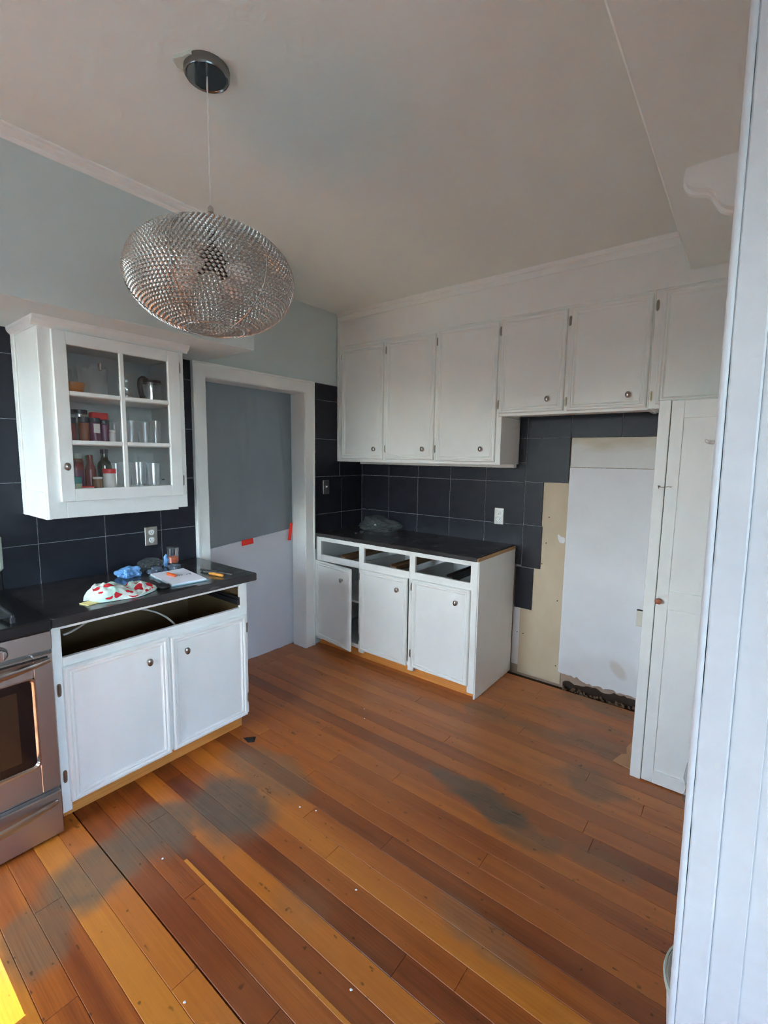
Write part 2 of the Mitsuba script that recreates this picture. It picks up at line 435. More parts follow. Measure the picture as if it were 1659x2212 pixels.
def sheet(y0, y1, z0, z1, x, amp, seed, ny=60, nz=90, top=None):
    yy, tt = np.meshgrid(np.linspace(y0, y1, ny), np.linspace(0, 1, nz))
    zt = z1 if top is None else top(yy)
    zz = z0 + (zt - z0) * tt
    p = np.stack([yy * 7, zz * 1.1, np.full_like(yy, seed)], -1)
    fold = meshkit.fbm(p, 3, seed) - .5 + .5 * (meshkit.noise(np.stack([yy * 22 + zz * 2.0, zz * 1.6, yy * 0 + seed], -1), seed) - .5)
    edge = np.minimum(1, np.minimum(yy - y0, y1 - yy) / .10)
    xx = x + amp * fold * (.25 + .75 * edge)
    v = np.stack([xx, yy, zz], -1).reshape(-1, 3)
    i = np.arange(nz * ny).reshape(nz, ny)
    f = np.concatenate([np.stack([i[:-1, :-1], i[:-1, 1:], i[1:, 1:]], -1).reshape(-1, 3), np.stack([i[:-1, :-1], i[1:, 1:], i[1:, :-1]], -1).reshape(-1, 3)])
    return trimesh.Trimesh(v, f, process=False)
solo('plastic_sheet', sheet(-1.548, -.672, .80, 2.055, -.172, .034, 3), 'film_sheet', 'grey translucent plastic sheet filling the upper part of the doorway', 'plastic sheet', smooth=True)
solo('plastic_sheet', sheet(-1.548, -.672, .006, .9, -.152, .018, 8, top=lambda y: .900 + .085 * (y + 1.52)), 'film_sheet_low',
     'paler plastic sheet taped across the lower part of the doorway down to the floor', 'plastic sheet', smooth=True)

# ------------------------------------------------------------------ floor
struct('floor', cat(bx(-1.5, XR, YF, -3.13, -.10, -.021, 0), bx(3.0, XR, -3.13, -2.1, -.10, -.021, 0), bx(-1.5, 0, -3.13, .4, -.10, -.0215, 0), bx(0, 3.0, -3.13, .014, -.10, -.021, 0)),
       'subfloor', 'worn orange-brown fir strip floor with dark stains')
PITCH, Y0 = 0.0857, -1.858
TONE = {0: .62, -1: .70, -2: .43, -3: .13, -4: .60, -5: .17, -6: .30, -7: .20, -8: .66, -9: .90, -10: .42, -11: .50, -12: .80, -13: .7, -14: .6,
        1: .16, 2: .58, 3: .60, 4: .50, 5: .55, 6: .48, 7: .16, 8: .55, 9: .36, 10: .58, 11: .50, 12: .62, 13: .40, 14: .55, 15: .42, 16: .60, 17: .33, 18: .66, 19: .45, 20: .5, 21: .4}
CUTS = {-11: [1.344], -8: [1.541], 11: [2.492], 8: [2.318]}
def plank(x0, x1, y0, y1, c=.0012):
    m = bx(x0, x1, y0, y1, -.021, 0, 0)
    v, top = [], []
    base = [(x0, y0), (x1, y0), (x1, y1), (x0, y1)]
    inn = [(x0 + c, y0 + c), (x1 - c, y0 + c), (x1 - c, y1 - c), (x0 + c, y1 - c)]
    r = [np.array([(x, y, -.021) for x, y in base]), np.array([(x, y, -c) for x, y in base]), np.array([(x, y, 0) for x, y in inn])]
    return quads(r, cap0=False)
for kk in range(-15, 22):
    ya, yb = Y0 + (kk - 1) * PITCH, Y0 + kk * PITCH
    y0, y1 = (ya, yb)
    y1 = min(y1, -.004)
    cuts = CUTS.get(kk)
    if cuts is None:
        a = .35 + 2.1 * rng.random()
        cuts = [a] if a > .9 else [a, a + 1.35]
    xs = [0.0] + [c for c in cuts if c < 2.9] + [3.0]
    for q, (xa, xb) in enumerate(zip(xs[:-1], xs[1:])):
        if y1 > -.05 and xb > 1.83:      # boards broken away at the foot of the recess wall
            xb = 1.83
            if xa >= xb:
                continue
        g = .0006
        ga = .0042 if kk == -8 else g
        m = plank(xa + g, xb - g, y0 + g, y1 - ga)
        t = np.clip(TONE.get(kk, .5) + (0 if q == 0 else rng.uniform(-.14, .10)), .04, .96)
        uv = np.tile([[t, rng.random()]], (len(m.vertices), 1))
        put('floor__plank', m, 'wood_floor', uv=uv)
# bright sliver along one board edge
m = plank(1.15, 3.0, -2.3745, -2.3605); m.apply_translation((0, 0, .0004))
put('floor__plank', m, 'wood_floor', uv=np.tile([[.97, .3]], (len(m.vertices), 1)))
y = -3.1445
while y > YF + .05:                      # the boards run on behind the photographer
    m = plank(0, XR, y - PITCH + .0006, y - .0006); y -= PITCH
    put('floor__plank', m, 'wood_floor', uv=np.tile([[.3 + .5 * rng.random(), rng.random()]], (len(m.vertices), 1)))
for q in range(11):
    m = plank(3.002, XR, -3.143 + q * PITCH, -3.143 + (q + 1) * PITCH - .0012)
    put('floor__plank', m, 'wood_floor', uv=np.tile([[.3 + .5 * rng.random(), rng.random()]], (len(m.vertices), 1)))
m = plank(-.22, -.001, -1.523, -.697); put('floor__threshold', m, 'wood_floor', uv=np.tile([[.45, .2]], (len(m.vertices), 1)))
partlabel('floor__threshold', 'plain board across the doorway')

# ------------------------------------------------------------------ tiles
def tile(key, plane, a0, a1, z0, z1):
    g = .0018
    if plane == 'x':
        m = bx(-.0075, 0, a0 + g, a1 - g, z0 + g, z1 - g, .0012)
    else:
        m = bx(a0 + g, a1 - g, 0, .0075, z0 + g, z1 - g, .0012)
    put(key, m, 'slate_tile', uv=np.tile([[rng.random(), rng.random()]], (len(m.vertices), 1)))
put('wall_left__grout', cat(bx(WX, -.0030, -3.6, -1.614, .86, 2.13, 0), bx(WX, -.0030, -.596, .002, .93, 2.13, 0)), 'grout')
put('wall_back__grout', cat(bx(-.004, 1.47, .003, .014, .93, 1.85, 0), bx(1.47, 1.636, .003, .0095, .80, 1.40, 0), bx(1.47, 1.80, .003, .0095, 1.40, 1.84, 0), bx(1.80, 2.396, .003, .0095, 1.700, 1.84, 0)), 'grout')
ZL = [.80, 1.104, 1.409, 1.709, 2.007, 2.13]
YL = [-3.6, -3.367, -3.062, -2.757, -2.450, -2.143, -1.834, -1.614]
for z0, z1 in zip(ZL[:-1], ZL[1:]):
    for y0, y1 in zip(YL[:-1], YL[1:]):
        tile('wall_left__tile', 'x', y0, y1, z0, z1)
ZB = [.80, 1.084, 1.390, 1.694, 2.0, 2.128]
for z0, z1 in zip(ZB[:-1], ZB[1:]):
    if z1 < 1.45:
        tile('wall_left__tile', 'x', -.266, 0, z0, z1)
        tile('wall_left__tile', 'x', -.596, -.266, z0, z1)
    else:
        tile('wall_left__tile', 'x', -.596, -.29, z0, z1)
    if z0 == 1.390:
        tile('wall_left__tile', 'x', -.286, 0, z0, 1.53)
XB = [0, .304, .604, .907, 1.208, 1.508]
for z0, z1 in ((.80, 1.089), (1.089, 1.393), (1.393, 1.53)):
    for x0, x1 in zip(XB[:-1], XB[1:]):
        tile('wall_back__tile', 'y', x0, x1, z0, z1)
for z0, z1, xs in ((1.697, 1.85, (1.45, 1.508, 1.803, 2.105, 2.396)), (1.530, 1.697, (1.45, 1.508)), (1.397, 1.697, (1.508, 1.803)), (1.093, 1.397, (1.508, 1.640)), (.790, 1.093, (1.508, 1.646)), (.485, .788, (1.468, 1.600))):
    for x0, x1 in zip(xs[:-1], xs[1:]):
        tile('wall_back__tile', 'y', x0, x1, z0, z1)
put('wall_back__grout', bx(1.47, 1.598, .0035, .0095, .490, .80, 0), 'grout')

# exposed panels of the recess
put('wall_back__beige_panel', bx(1.514, 1.822, .0075, .014, .0, 1.42, .001), 'hardboard')
partlabel('wall_back__beige_panel', 'bare beige hardboard strip where tiles were removed')
put('wall_back__narrow_strip', bx(1.462, 1.5135, .0085, .014, .055, .50, .001), 'panel_white')
xs = np.linspace(1.806, 2.396, 70)
rag = .085 - .045 * (xs - 1.806) + .05 * (meshkit.fbm(np.c_[xs * 14, xs * 0, xs * 0 + 2], 4, 3) - .5) + .016 * (meshkit.noise(np.c_[xs * 60, xs * 0, xs * 0], 5) - .5)
put('wall_back__white_panel', on_y(poly([(2.396, 1.5035)] + [(1.806, 1.5035)] + list(zip(xs, rag)), .009), 0, .014, 0), 'panel_white')
partlabel('wall_back__white_panel', 'dirty white painted wallboard with a ragged broken foot')
put('wall_back__top_strip', bx(1.808, 2.396, .006, .014, 1.5065, 1.698, .001), 'panel_strip')
partlabel('wall_back__top_strip', 'yellowed strip of wallboard below the tiles')
xs2 = np.linspace(1.84, 2.396, 30)
lo = .036 + .055 * (meshkit.fbm(np.c_[xs2 * 18, xs2 * 0, xs2 * 0 + 8], 3, 9) - .5)
put('wall_back__hole', on_y(poly([(2.396, -.02), (1.84, -.02)] + list(zip(xs2, lo)), .003), 0, .0135, 0), 'hole_brown')
partlabel('wall_back__hole', 'dark gap where plaster has crumbled away at the floor')
lumps = []
for i in range(90):
    s = rng.uniform(.003, .011)
    u = trimesh.creation.icosphere(subdivisions=1, radius=s)
    u.vertices *= 1 + .5 * (nrg.random((len(u.vertices), 1)) - .5)
    x = rng.uniform(1.85, 2.39)
    u.apply_translation((x, rng.uniform(-.042, -.002), s * .5 - (.018 if rng.random() < .5 else .004)))
    lumps.append(u)
k = solo('rubble', cat(lumps), 'rubble', 'crumbled plaster debris along the foot of the white recess wall', 'rubble')
labels[k]['kind'] = 'stuff'
# plaster patch, screw holes
pp = [(1.752 + .028 * math.cos(a) * (1 + .35 * math.sin(3 * a)), 1.02 + .035 * math.sin(a) * (1 + .3 * math.cos(2 * a))) for a in np.linspace(0, 2 * PI, 24)[:-1]]
pp = [(1.750, 1.045), (1.757, 1.052), (1.765, 1.043), (1.775, 1.035), (1.800, 1.035), (1.802, .995), (1.780, .990), (1.764, .998), (1.753, 1.018)]
put('wall_back__patch', on_y(poly(chaikin(pp + [pp[0]]), .0012), 0, .0076, 0), 'patch_plaster')
partlabel('wall_back__patch', 'small dab of white filler')
for x, z in ((1.685, 1.16), (1.653, .83), (1.773, .59), (1.545, .30), (1.500, .30), (1.785, .125), (1.773, 1.022), (1.675, .98)):
    put('wall_back__screw_hole', on_y(lathe([(0, 0), (.0042, 0), (.0042, .0008), (0, .0008)], n=10), x, .0074, z), 'dark_hole')
# small cover plate half hidden by the pantry
k = thing('outlet_plate', 'almond outlet plate low on the white recess wall beside the pantry', 'outlet')
put(k + '__plate', bx(2.262, 2.332, -.001, .0055, .530, .630, .002), 'almond')
put(k + '__slot', bx(2.262, 2.332, -.0025, .0055, .631, .637, .0005), 'dark_hole')

# ------------------------------------------------------------------ hardware shared by the cabinets
def knob_mesh():
    prof = [(0, 0), (.0075, 0), (.0065, .003), (.0048, .007), (.0055, .011), (.0110, .014), (.0135, .0175), (.0130, .0215), (.0095, .0245), (.0045, .026), (0, .0262)]
    m = lathe(prof, n=24)
    m.vertices[:, 1] *= 1.32
    return m
KNOB = knob_mesh()
def hinge_mesh():
    out = chaikin([(-.003, -.028), (.003, -.028), (.0075, -.022), (.0080, 0), (.0075, .022), (.003, .028), (-.003, .028), (-.0075, .022), (-.0080, 0), (-.0075, -.022), (-.003, -.028)])
    a = poly(out, .0022)
    b = tube([(0.0, -.019, .003), (0.0, .019, .003)], .0034, 10)
    c = [lathe([(0, 0), (.0022, 0), (.0014, .0012), (0, .0013)], (0, s * .023, .0022), 8) for s in (-1, 1)]
    return cat(a, b, c)
HINGE = hinge_mesh()
DOOR = [(0, 0), (0, .0095), (.0025, .0150), (.0075, .0180), (.0135, .0185), (.0190, .0165), (.0220, .0125), (.0245, .0140), (.0300, .0140), (.0325, .0110), (.0370, .0085), (.0400, .0080)]
def door_y(key, x0, x1, z0, z1, y, knob=None, hinges=(), hinge_x=None, swing=0.0, hm='old_brass'):
    """A moulded door on a front facing -y; swing opens it about its left edge."""
    d = on_y(loft_rect(x1 - x0, z1 - z0, DOOR), x0, y, z0)
    turn = (lambda m: rot(m, swing, [0, 0, 1], (x0, y, 0))) if swing else (lambda m: m)
    k = put(key, turn(d), 'paint_white')
    if knob:
        put(k + '__knob', turn(on_y(KNOB, knob[0], y - .008, knob[1])), 'nickel', smooth=40)
    for z in hinges:
        put(k + '__hinge', on_y(HINGE, hinge_x, y, z), hm, smooth=30)
    return k

# ------------------------------------------------------------------ upper cabinets
UY = -.312
def upper(label, x0, x1, z0, z1, doors, step=None):
    k = thing('upper_cabinet', label, 'cabinet')
    xl = x1 if not step else step[0]          # a stepped side below the short unit
    put(k + '__body', cat(bx(x0, x0 + .018, UY + .018, 0, z0 + .004, z1, .001), bx(x1 - .018, x1, UY + .018, 0, z0 + .004, z1, .001), bx(x0 + .018, x1 - .018, UY + .018, 0, z0 + .018, z0 + .036, .001),
                          *([bx(x1, xl, UY + .018, 0, z0 + .004, step[1], .001)] if step else []),
                          bx(x0 + .018, x1 - .018, UY + .018, -.002, z1 - .018, z1, .001), bx(x0 + .018, x1 - .018, -.012, -.002, z0 + .036, z1 - .018, .001)), 'paint_white')
    put(k + '__face_frame', cat(bx(x0, x1, UY, UY + .018, z0, z1, .0015), *([bx(x1 - .002, xl, UY, UY + .018, z0, step[1], .0015)] if step else [])), 'paint_white')
    for d in doors:
        door_y(k + '__door', d[0], d[1], d[2], d[3], UY, knob=d[4], hinges=d[5], hinge_x=d[6])
    return k
k = upper('tall white three-door upper cabinet hung over the back counter', 0.0, 1.427, 1.513, 2.44,
      [(.052, .484, 1.537, 2.414, (.402, 1.616), (2.357,), .046), (.513, .946, 1.537, 2.416, (.856, 1.617), (2.357, 1.617), .502), (.964, 1.416, 1.530, 2.424, (1.318, 1.617), (2.358, 1.617), .956)], step=(1.452, 1.8255))
put(k + '__cleat', bx(.02, 1.44, -.05, -.001, 1.492, 1.5165, .001), 'paint_white')
upper('short white two-door upper cabinet over the empty fridge recess', 1.4275, 2.284, 1.826, 2.44,
      [(1.434, 1.840, 1.843, 2.424, (1.746, 1.916), (2.360, 1.902), 1.4255), (1.862, 2.277, 1.840, 2.424, (2.187, 1.912), (2.355, 1.895), 1.853)])
upper('white upper cabinet over the pantry with its door cut off by the near door casing', 2.2845, 2.998, 1.832, 2.44,
      [(2.318, 2.960, 1.850, 2.430, (2.88, 1.92), (2.362, 1.897), 2.2955)])
struct('trim_5', bx(0.0, 3.0, UY, UY + .02, 2.4405, H, .001), 'paint_white', 'white fascia board between the upper cabinets and the ceiling', category='fascia')
m = crown_mesh(2.425)
prof2 = [(0, 0), (.006, 0), (.008, .010), (.010, .034), (.018, .040), (.022, .050), (.024, .062), (0, .062)]
m = poly(prof2, 2.425)
m.vertices = np.c_[m.vertices[:, 2], UY - m.vertices[:, 0], H - .062 + m.vertices[:, 1]]
m.fix_normals()
struct('trim_6', m, 'paint_white', 'white moulding along the ceiling above the upper cabinets', category='moulding')
struct('trim_7', bx(-.002, .016, UY - .008, UY - .0005, 1.515, H - .062, .001), 'paint_white', 'narrow white scribe strip at the left end of the upper cabinets', category='strip')

# ------------------------------------------------------------------ base cabinet on the back wall
BY = -.575
k = thing('base_cabinet', 'white three-door base cabinet with its drawers missing below the back counter', 'cabinet')
CT = .913
def frame_y(pieces):
    return cat([bx(a, b, BY, BY + .019, c, d, .0012) for a, b, c, d in pieces])
put(k + '__face_frame', frame_y([(.010, .066, .052, CT), (.471, .521, .055, CT), (.935, .984, .052, CT), (1.406, 1.456, .040, CT),
                               (.066, .471, .878, CT), (.521, .935, .878, CT), (.984, 1.406, .880, CT),
                               (.066, .471, .715, .766), (.521, .935, .715, .766), (.984, 1.406, .715, .769), (.066, .471, .085, .115), (.521, .935, .085, .115), (.984, 1.406, .085, .115)]), 'paint_white')
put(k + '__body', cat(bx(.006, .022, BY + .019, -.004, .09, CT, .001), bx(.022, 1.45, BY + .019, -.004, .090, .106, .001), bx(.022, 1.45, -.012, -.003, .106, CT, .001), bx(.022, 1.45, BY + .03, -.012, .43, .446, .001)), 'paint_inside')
put(k + '__side_panel', bx(1.450, 1.462, BY + .006, -.004, .002, CT, .001), 'paint_white')
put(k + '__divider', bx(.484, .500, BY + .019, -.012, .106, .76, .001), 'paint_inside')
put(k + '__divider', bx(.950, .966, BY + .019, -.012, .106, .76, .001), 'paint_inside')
RAILS = ((.27, 'rail_wood'), (.76, 'rail_wood'), (1.22, 'dark_rail'))
put(k + '__toe_board', bx(.012, 1.449, -.535, -.520, .0, .100, .001), 'toe_wood')
partlabel(k + '__toe_board', 'bare orange wood toe board')
for x, b in RAILS:
    put(k + '__drawer_rail', cat(bx(x, x + .045, BY + .020, -.03, .742, .775, .001), bx(x - .004, x + .004, BY + .020, -.03, .742, .788, .001)), b)
door_y(k + '__door', .012, .455, .072, .716, BY, knob=(.352, .612), hinges=(.66,), hinge_x=.008, swing=-7.5)
door_y(k + '__door', .491, .928, .082, .716, BY, knob=(.842, .622), hinges=(.657, .174), hinge_x=.484)
door_y(k + '__door', .967, 1.414, .086, .722, BY, knob=(1.313, .624), hinges=(.662, .180), hinge_x=.956)

k = thing('countertop', 'dark stone-look laminate countertop on the back base cabinet', 'countertop')
put(k + '__slab', bx(.001, 1.457, -.598, -.001, .914, .943, .004), 'laminate', smooth=40)
put(k + '__edge_strip', bx(1.4575, 1.463, -.592, -.001, .9135, .936, .001), 'amber_wood')

# ------------------------------------------------------------------ base cabinet and countertop by the range
CX = .602
k = thing('base_cabinet', 'white two-door base cabinet beside the range with an empty drawer opening', 'cabinet')
def fr_x(pieces):
    return cat([bx(CX - .019, CX, a, b, c, d, .0012) for a, b, c, d in pieces])
LT = .863
put(k + '__face_frame', fr_x([(-2.597, -2.562, .055, LT), (-1.716, -1.672, .098, LT), (-2.562, -1.716, .846, LT), (-2.562, -1.716, .674, .724), (-2.562, -1.716, .098, .120), (-2.15, -2.10, .12, .674)]), 'paint_white')
put(k + '__body', cat(bx(.01, CX - .019, -2.597, -2.581, .10, LT, .001), bx(.01, CX - .019, -1.690, -1.674, .10, LT, .001), bx(.01, CX - .019, -2.581, -1.690, .10, .116, .001), bx(.004, .012, -2.581, -1.690, .116, LT, .001)), 'brown_inside')
put(k + '__end_panel', bx(.004, CX - .002, -1.674, -1.671, .10, LT, .0005), 'paint_white')
put(k + '__toe_board', bx(.530, .545, -2.597, -1.682, .0, .100, .001), 'toe_wood')
partlabel(k + '__toe_board', 'bare orange wood toe board')
put(k + '__drawer_slide', cat(bx(.10, CX - .002, -1.726, -1.716, .738, .782, .001), bx(.10, CX + .010, -1.738, -1.727, .750, .772, .001)), 'black_plastic')
partlabel(k + '__drawer_slide', 'black drawer slide')
hose = smoothpath([(.56, -2.54, .805), (.50, -2.42, .822), (.46, -2.31, .835), (.47, -2.20, .812), (.52, -2.10, .762), (.54, -2.05, .70), (.5, -2.0, .6)], 50)
put(k + '__hose', tube(hose, .0050, 8), 'hose_grey', smooth=True)
partlabel(k + '__hose', 'pale thin hose looping inside the drawer opening')
def door_x(key, y0, y1, z0, z1, knob, hinges=(), hinge_y=None):
    kk = put(key, on_x(loft_rect(y1 - y0, z1 - z0, DOOR), CX, y0, z0), 'paint_white')
    put(kk + '__knob', on_x(KNOB, CX + .008, *knob), 'nickel', smooth=40)
    for z in hinges:
        put(kk + '__hinge', on_x(HINGE, CX, hinge_y, z), 'old_brass', smooth=30)
door_x(k + '__door', -2.567, -2.130, .094, .688, (-2.224, .594), (.593, .215), -2.581)
door_x(k + '__door', -2.120, -1.688, .096, .679, (-2.040, .590), (.60, .19), -1.679)
k = thing('countertop', 'dark stone-look laminate countertop beside the range', 'countertop')
from shapely.geometry import box as sbox
rect = sbox(.002, -2.603, .628, -1.616)
cpoly = rect.buffer(-.012).buffer(.012).union(sbox(.002, -2.603, .5, -1.616))
sl = []
for inset, z in ((.003, .8635), (.0, .8665), (.0, .899), (.0015, .902), (.0045, .903)):
    q = rect.buffer(-.014 - inset).buffer(.014, quad_segs=6)
    sl.append(np.c_[np.array(q.exterior.coords)[:-1], np.full(len(q.exterior.coords) - 1, z)])
n_ = min(len(s) for s in sl)
m = quads([s[:n_][::-1] if trimesh.path.util.is_ccw(np.vstack([s[:, :2], s[:1, :2]])) is False else s[:n_] for s in sl])
m.fix_normals()
put(k + '__slab', m, 'laminate', smooth=40)

# ------------------------------------------------------------------ glass-door wall cabinet
HY0, HY1, HX = -2.495, -1.850, .337
k = thing('wall_cabinet', 'white glass-door wall cabinet with jars and glasses over the left counter', 'cabinet')
put(k + '__body', cat(bx(.002, HX - .019, HY0, HY0 + .018, 1.258, 2.088, .0015), bx(.002, HX - .019, HY1 - .018, HY1, 1.275, 2.088, .0015), bx(.002, HX - .019, HY0 + .018, HY1 - .018, 1.366, 1.384, .001),
                     bx(.002, HX - .019, HY0 + .018, HY1 - .018, 2.055, 2.086, .001), bx(.002, .010, HY0 + .018, HY1 - .018, 1.384, 2.055, .0005)), 'paint_white')
IN = HX - .020
put(k + '__added_dark_lining', cat(bx(.0102, .0112, HY0 + .019, HY1 - .019, 1.385, 2.054, 0), bx(.0115, IN, HY0 + .0182, HY0 + .0192, 1.385, 2.054, 0), bx(.0115, IN, HY1 - .0192, HY1 - .0182, 1.385, 2.054, 0),
                        bx(.0115, IN, HY0 + .0195, HY1 - .0195, 2.0535, 2.0545, 0)), 'shaded_lining')  # added panels whose dark colour stands in for shade inside the cabinet
put(k + '__side_trim', cat(bx(.002, .050, HY0 - .007, HY0, 1.258, 2.100, .002), bx(.050, HX - .020, HY0 - .004, HY0, 1.258, 1.380, .0015)), 'paint_white')
put(k + '__shelf', bx(.010, HX - .055, HY0 + .018, HY1 - .018, 1.590, 1.606, .001), 'paint_white')
put(k + '__shelf', bx(.010, HX - .055, HY0 + .018, HY1 - .018, 1.812, 1.828, .001), 'paint_white')
def hf(pieces, x0=HX - .019, x1=HX, c=.0015):
    return cat([bx(x0, x1, a, b, z0, z1, c) for a, b, z0, z1 in pieces])
put(k + '__face_frame', hf([(HY0, -2.425, 1.262, 2.088), (-1.902, HY1, 1.272, 2.088), (-2.425, -1.902, 2.058, 2.088), (-2.425, -1.902, 1.262, 1.366)]), 'paint_white')
cp = [(0, 0), (.006, 0), (.010, .008), (.018, .014), (.028, .022), (.032, .030), (.034, .040), (0, .040)]
fcr = poly(cp, HY1 - HY0 + .045)
fcr.vertices = np.c_[HX + fcr.vertices[:, 0], HY0 - .022 + fcr.vertices[:, 2], 2.084 + fcr.vertices[:, 1]]
fcr.fix_normals()
scr = poly(cp, HX + .002)
scr.vertices = np.c_[scr.vertices[:, 2], HY0 - scr.vertices[:, 0] * .65, 2.084 + scr.vertices[:, 1]]
scr.fix_normals()
put(k + '__crown', cat(fcr, scr), 'paint_white')
D0, D1, E0, E1 = -2.448, -1.882, 1.337, 2.080
O0, O1, P0, P1 = -2.394, -1.942, 1.393, 2.025
dx0, dx1 = HX, HX + .019
kd = put(k + '__door', hf([(D0, O0, E0, E1), (O1, D1, E0, E1), (O0, O1, P1, E1), (O0, O1, E0, P0)], dx0, dx1, .002), 'paint_white')
MZ = [(1.592, 1.611), (1.808, 1.827)]
put(kd + '__muntin', hf([(-2.178, -2.157, P0, P1)], dx0 + .004, dx1 - .001, .003), 'paint_white')
for a, b in MZ:
    put(kd + '__muntin', hf([(O0, -2.178, a, b), (-2.157, O1, a, b)], dx0 + .004, dx1 - .001, .003), 'paint_white')
for ya, yb in ((O0, -2.178), (-2.157, O1)):
    for za, zb in ((P0, 1.592), (1.611, 1.808), (1.827, P1)):
        q = trimesh.Trimesh([(dx0 + .006, ya, za), (dx0 + .006, yb, za), (dx0 + .006, yb, zb), (dx0 + .006, ya, zb)], [[0, 1, 2], [0, 2, 3]], process=False)
        put(kd + '__pane', q, 'pane_glass')
put(kd + '__knob', on_x(KNOB, dx1, -2.424, 1.494), 'nickel', smooth=40)
put(kd + '__hinge', on_x(HINGE, HX, -1.874, 2.005), 'nickel', smooth=30)
put(kd + '__hinge', on_x(HINGE, HX, -1.872, 1.416), 'nickel', smooth=30)

# things in the cabinet: lathed jars, bottles and glasses
def vessel(name, label, cat_, x, y, z, prof, bsdf, extra=(), group=None, n=28):
    if not extra:
        return solo(name, lathe(prof, (x, y, z), n), bsdf, label, cat_, smooth=40, group=group)
    k = thing(name, label, cat_, group)
    put(k + '__body', lathe(prof, (x, y, z), n), bsdf, smooth=40)
    for nm, pr_, b in extra:
        put(k + '__' + nm, lathe(pr_, (x, y, z), n), b, smooth=40)
    return k
def cyl(r, z0, z1, c=.0015):
    return [(0, z0), (r - c, z0), (r, z0 + c), (r, z1 - c), (r - c, z1), (0, z1)]
def tumbler(r0, r1, h):
    return [(0, 0), (r0, 0), (r1, h), (r1 - .002, h), (r0 - .002, .006), (0, .006)]
S0, S1, S2 = 1.3845, 1.6065, 1.8285
# bottom shelf
vessel('jar', 'white powder jar with a red lid standing in front on the bottom shelf', 'jar', .235, -2.200, S0, cyl(.0285, 0, .072), 'salt_white', [('lid', cyl(.0300, .0722, .094), 'red_plastic')])
vessel('bottle', 'dark olive glass bottle with a black cap behind the red-lidded jar', 'bottle', .165, -2.192, S0, [(0, 0), (.031, 0), (.032, .004), (.032, .108), (.028, .122), (.018, .136), (.0155, .150), (.0155, .168), (0, .168)], 'olive_glass', [('cap', cyl(.0175, .1682, .190), 'dark_lid')])
vessel('bottle', 'red squeeze bottle with a pointed neck on the bottom shelf', 'bottle', .165, -2.258, S0, [(0, 0), (.024, 0), (.024, .085), (.020, .102), (.0125, .128), (.0125, .160), (0, .160)], 'dark_red')
vessel('bottle', 'brown bottle with a grey screw cap at the back of the bottom shelf', 'bottle', .100, -2.292, S0, [(0, 0), (.027, 0), (.027, .125), (.021, .142), (0, .142)], 'spice_brown', [('cap', cyl(.0195, .1422, .168), 'pale_sage')])
vessel('jar', 'round dark red jar with a domed lid on the bottom shelf', 'jar', .165, -2.322, S0, [(0, 0), (.030, 0), (.033, .02), (.033, .085), (0, .085)], 'purple_jar', [('lid', [(0, .0852), (.034, .0852), (.034, .105), (.028, .120), (.012, .128), (0, .129)], 'dark_red')])
vessel('jar', 'small jar with a teal band at the left of the bottom shelf', 'jar', .255, -2.358, S0, cyl(.026, 0, .028), 'label_green', [('band', cyl(.0262, .0282, .058), 'teal_lid')])
vessel('jar', 'small spice jar with a white lid on the bottom shelf', 'jar', .250, -2.260, S0, cyl(.020, 0, .046), 'mud_brown', [('lid', cyl(.0205, .0462, .056), 'label_white')])
vessel('tin', 'flat red-lidded tin lying low at the front of the bottom shelf', 'tin', .265, -2.310, S0, cyl(.027, 0, .008), 'label_white', [('lid', cyl(.0285, .0082, .014), 'red_plastic')])
solo('herb_packet', rot(bx(.10, .106, -2.235, -2.200, S0, S0 + .165, .002), 8, [1, 0, 0], (.1, -2.2, S0)), 'leaf_green', 'green packet sticking up behind the olive bottle', 'packet')
gl = 'clear drinking glasses on the bottom shelf'
GL = ['back left of the right panes', 'front left of the right panes', 'back middle of the right panes', 'front middle of the right panes', 'rearmost on the right', 'right of the olive bottle']
for x, y, r, h in ((.10, -2.065, .031, .125), (.19, -2.045, .031, .125), (.10, -1.985, .031, .125), (.20, -1.965, .030, .12), (.11, -1.915, .030, .12), (.14, -2.128, .030, .12)):
    solo('drinking_glass', lathe(tumbler(r * .85, r, h), (x, y, S0), 28), 'vessel_glass', f'clear straight tumbler on the bottom shelf, {GL.pop(0)}', 'glass', smooth=40, group=gl)
vessel('vial', 'tiny clear vial with a dark cap at the right front of the bottom shelf', 'vial', .245, -1.935, S0, cyl(.008, 0, .030), 'vessel_glass', [('cap', cyl(.0085, .0302, .036), 'dark_lid')])
# middle shelf
sp = 'spice jars on the middle shelf'
vessel('jar', 'spice jar with a dark blue lid at the far left of the middle shelf', 'jar', .22, -2.352, S1, cyl(.022, 0, .085), 'dark_red', [('lid', cyl(.0225, .0852, .112), 'dark_lid')])
vessel('jar', 'red-brown spice jar with a dark lid second from the left on the middle shelf', 'jar', .235, -2.302, S1, cyl(.021, 0, .090), 'spice_brown', [('lid', cyl(.0215, .0902, .118), 'dark_lid')])
vessel('jar', 'spice jar with a square white label and dark lid on the middle shelf', 'jar', .24, -2.256, S1, cyl(.0235, 0, .094), 'purple_jar', [('lid', cyl(.0240, .0942, .116), 'dark_lid')])
kk = [q for q in labels if q.startswith('jar')][-1]
lab = []
for a in np.linspace(-.55, .75, 9):
    lab.append((.24 + .0240 * math.cos(a), -2.256 + .0240 * math.sin(a)))
rings = [np.array([(x, y, S1 + .045) for x, y in lab]), np.array([(x, y, S1 + .088) for x, y in lab])]
put(kk + '__label', quads([np.vstack([r, r[::-1] - [.0006, 0, 0]]) for r in rings]), 'label_white')
vessel('jar', 'purple jar with a black lid beside the white-labelled jar on the middle shelf', 'jar', .225, -2.208, S1, cyl(.0225, 0, .088), 'purple_jar', [('lid', cyl(.0230, .0882, .110), 'dark_lid')])
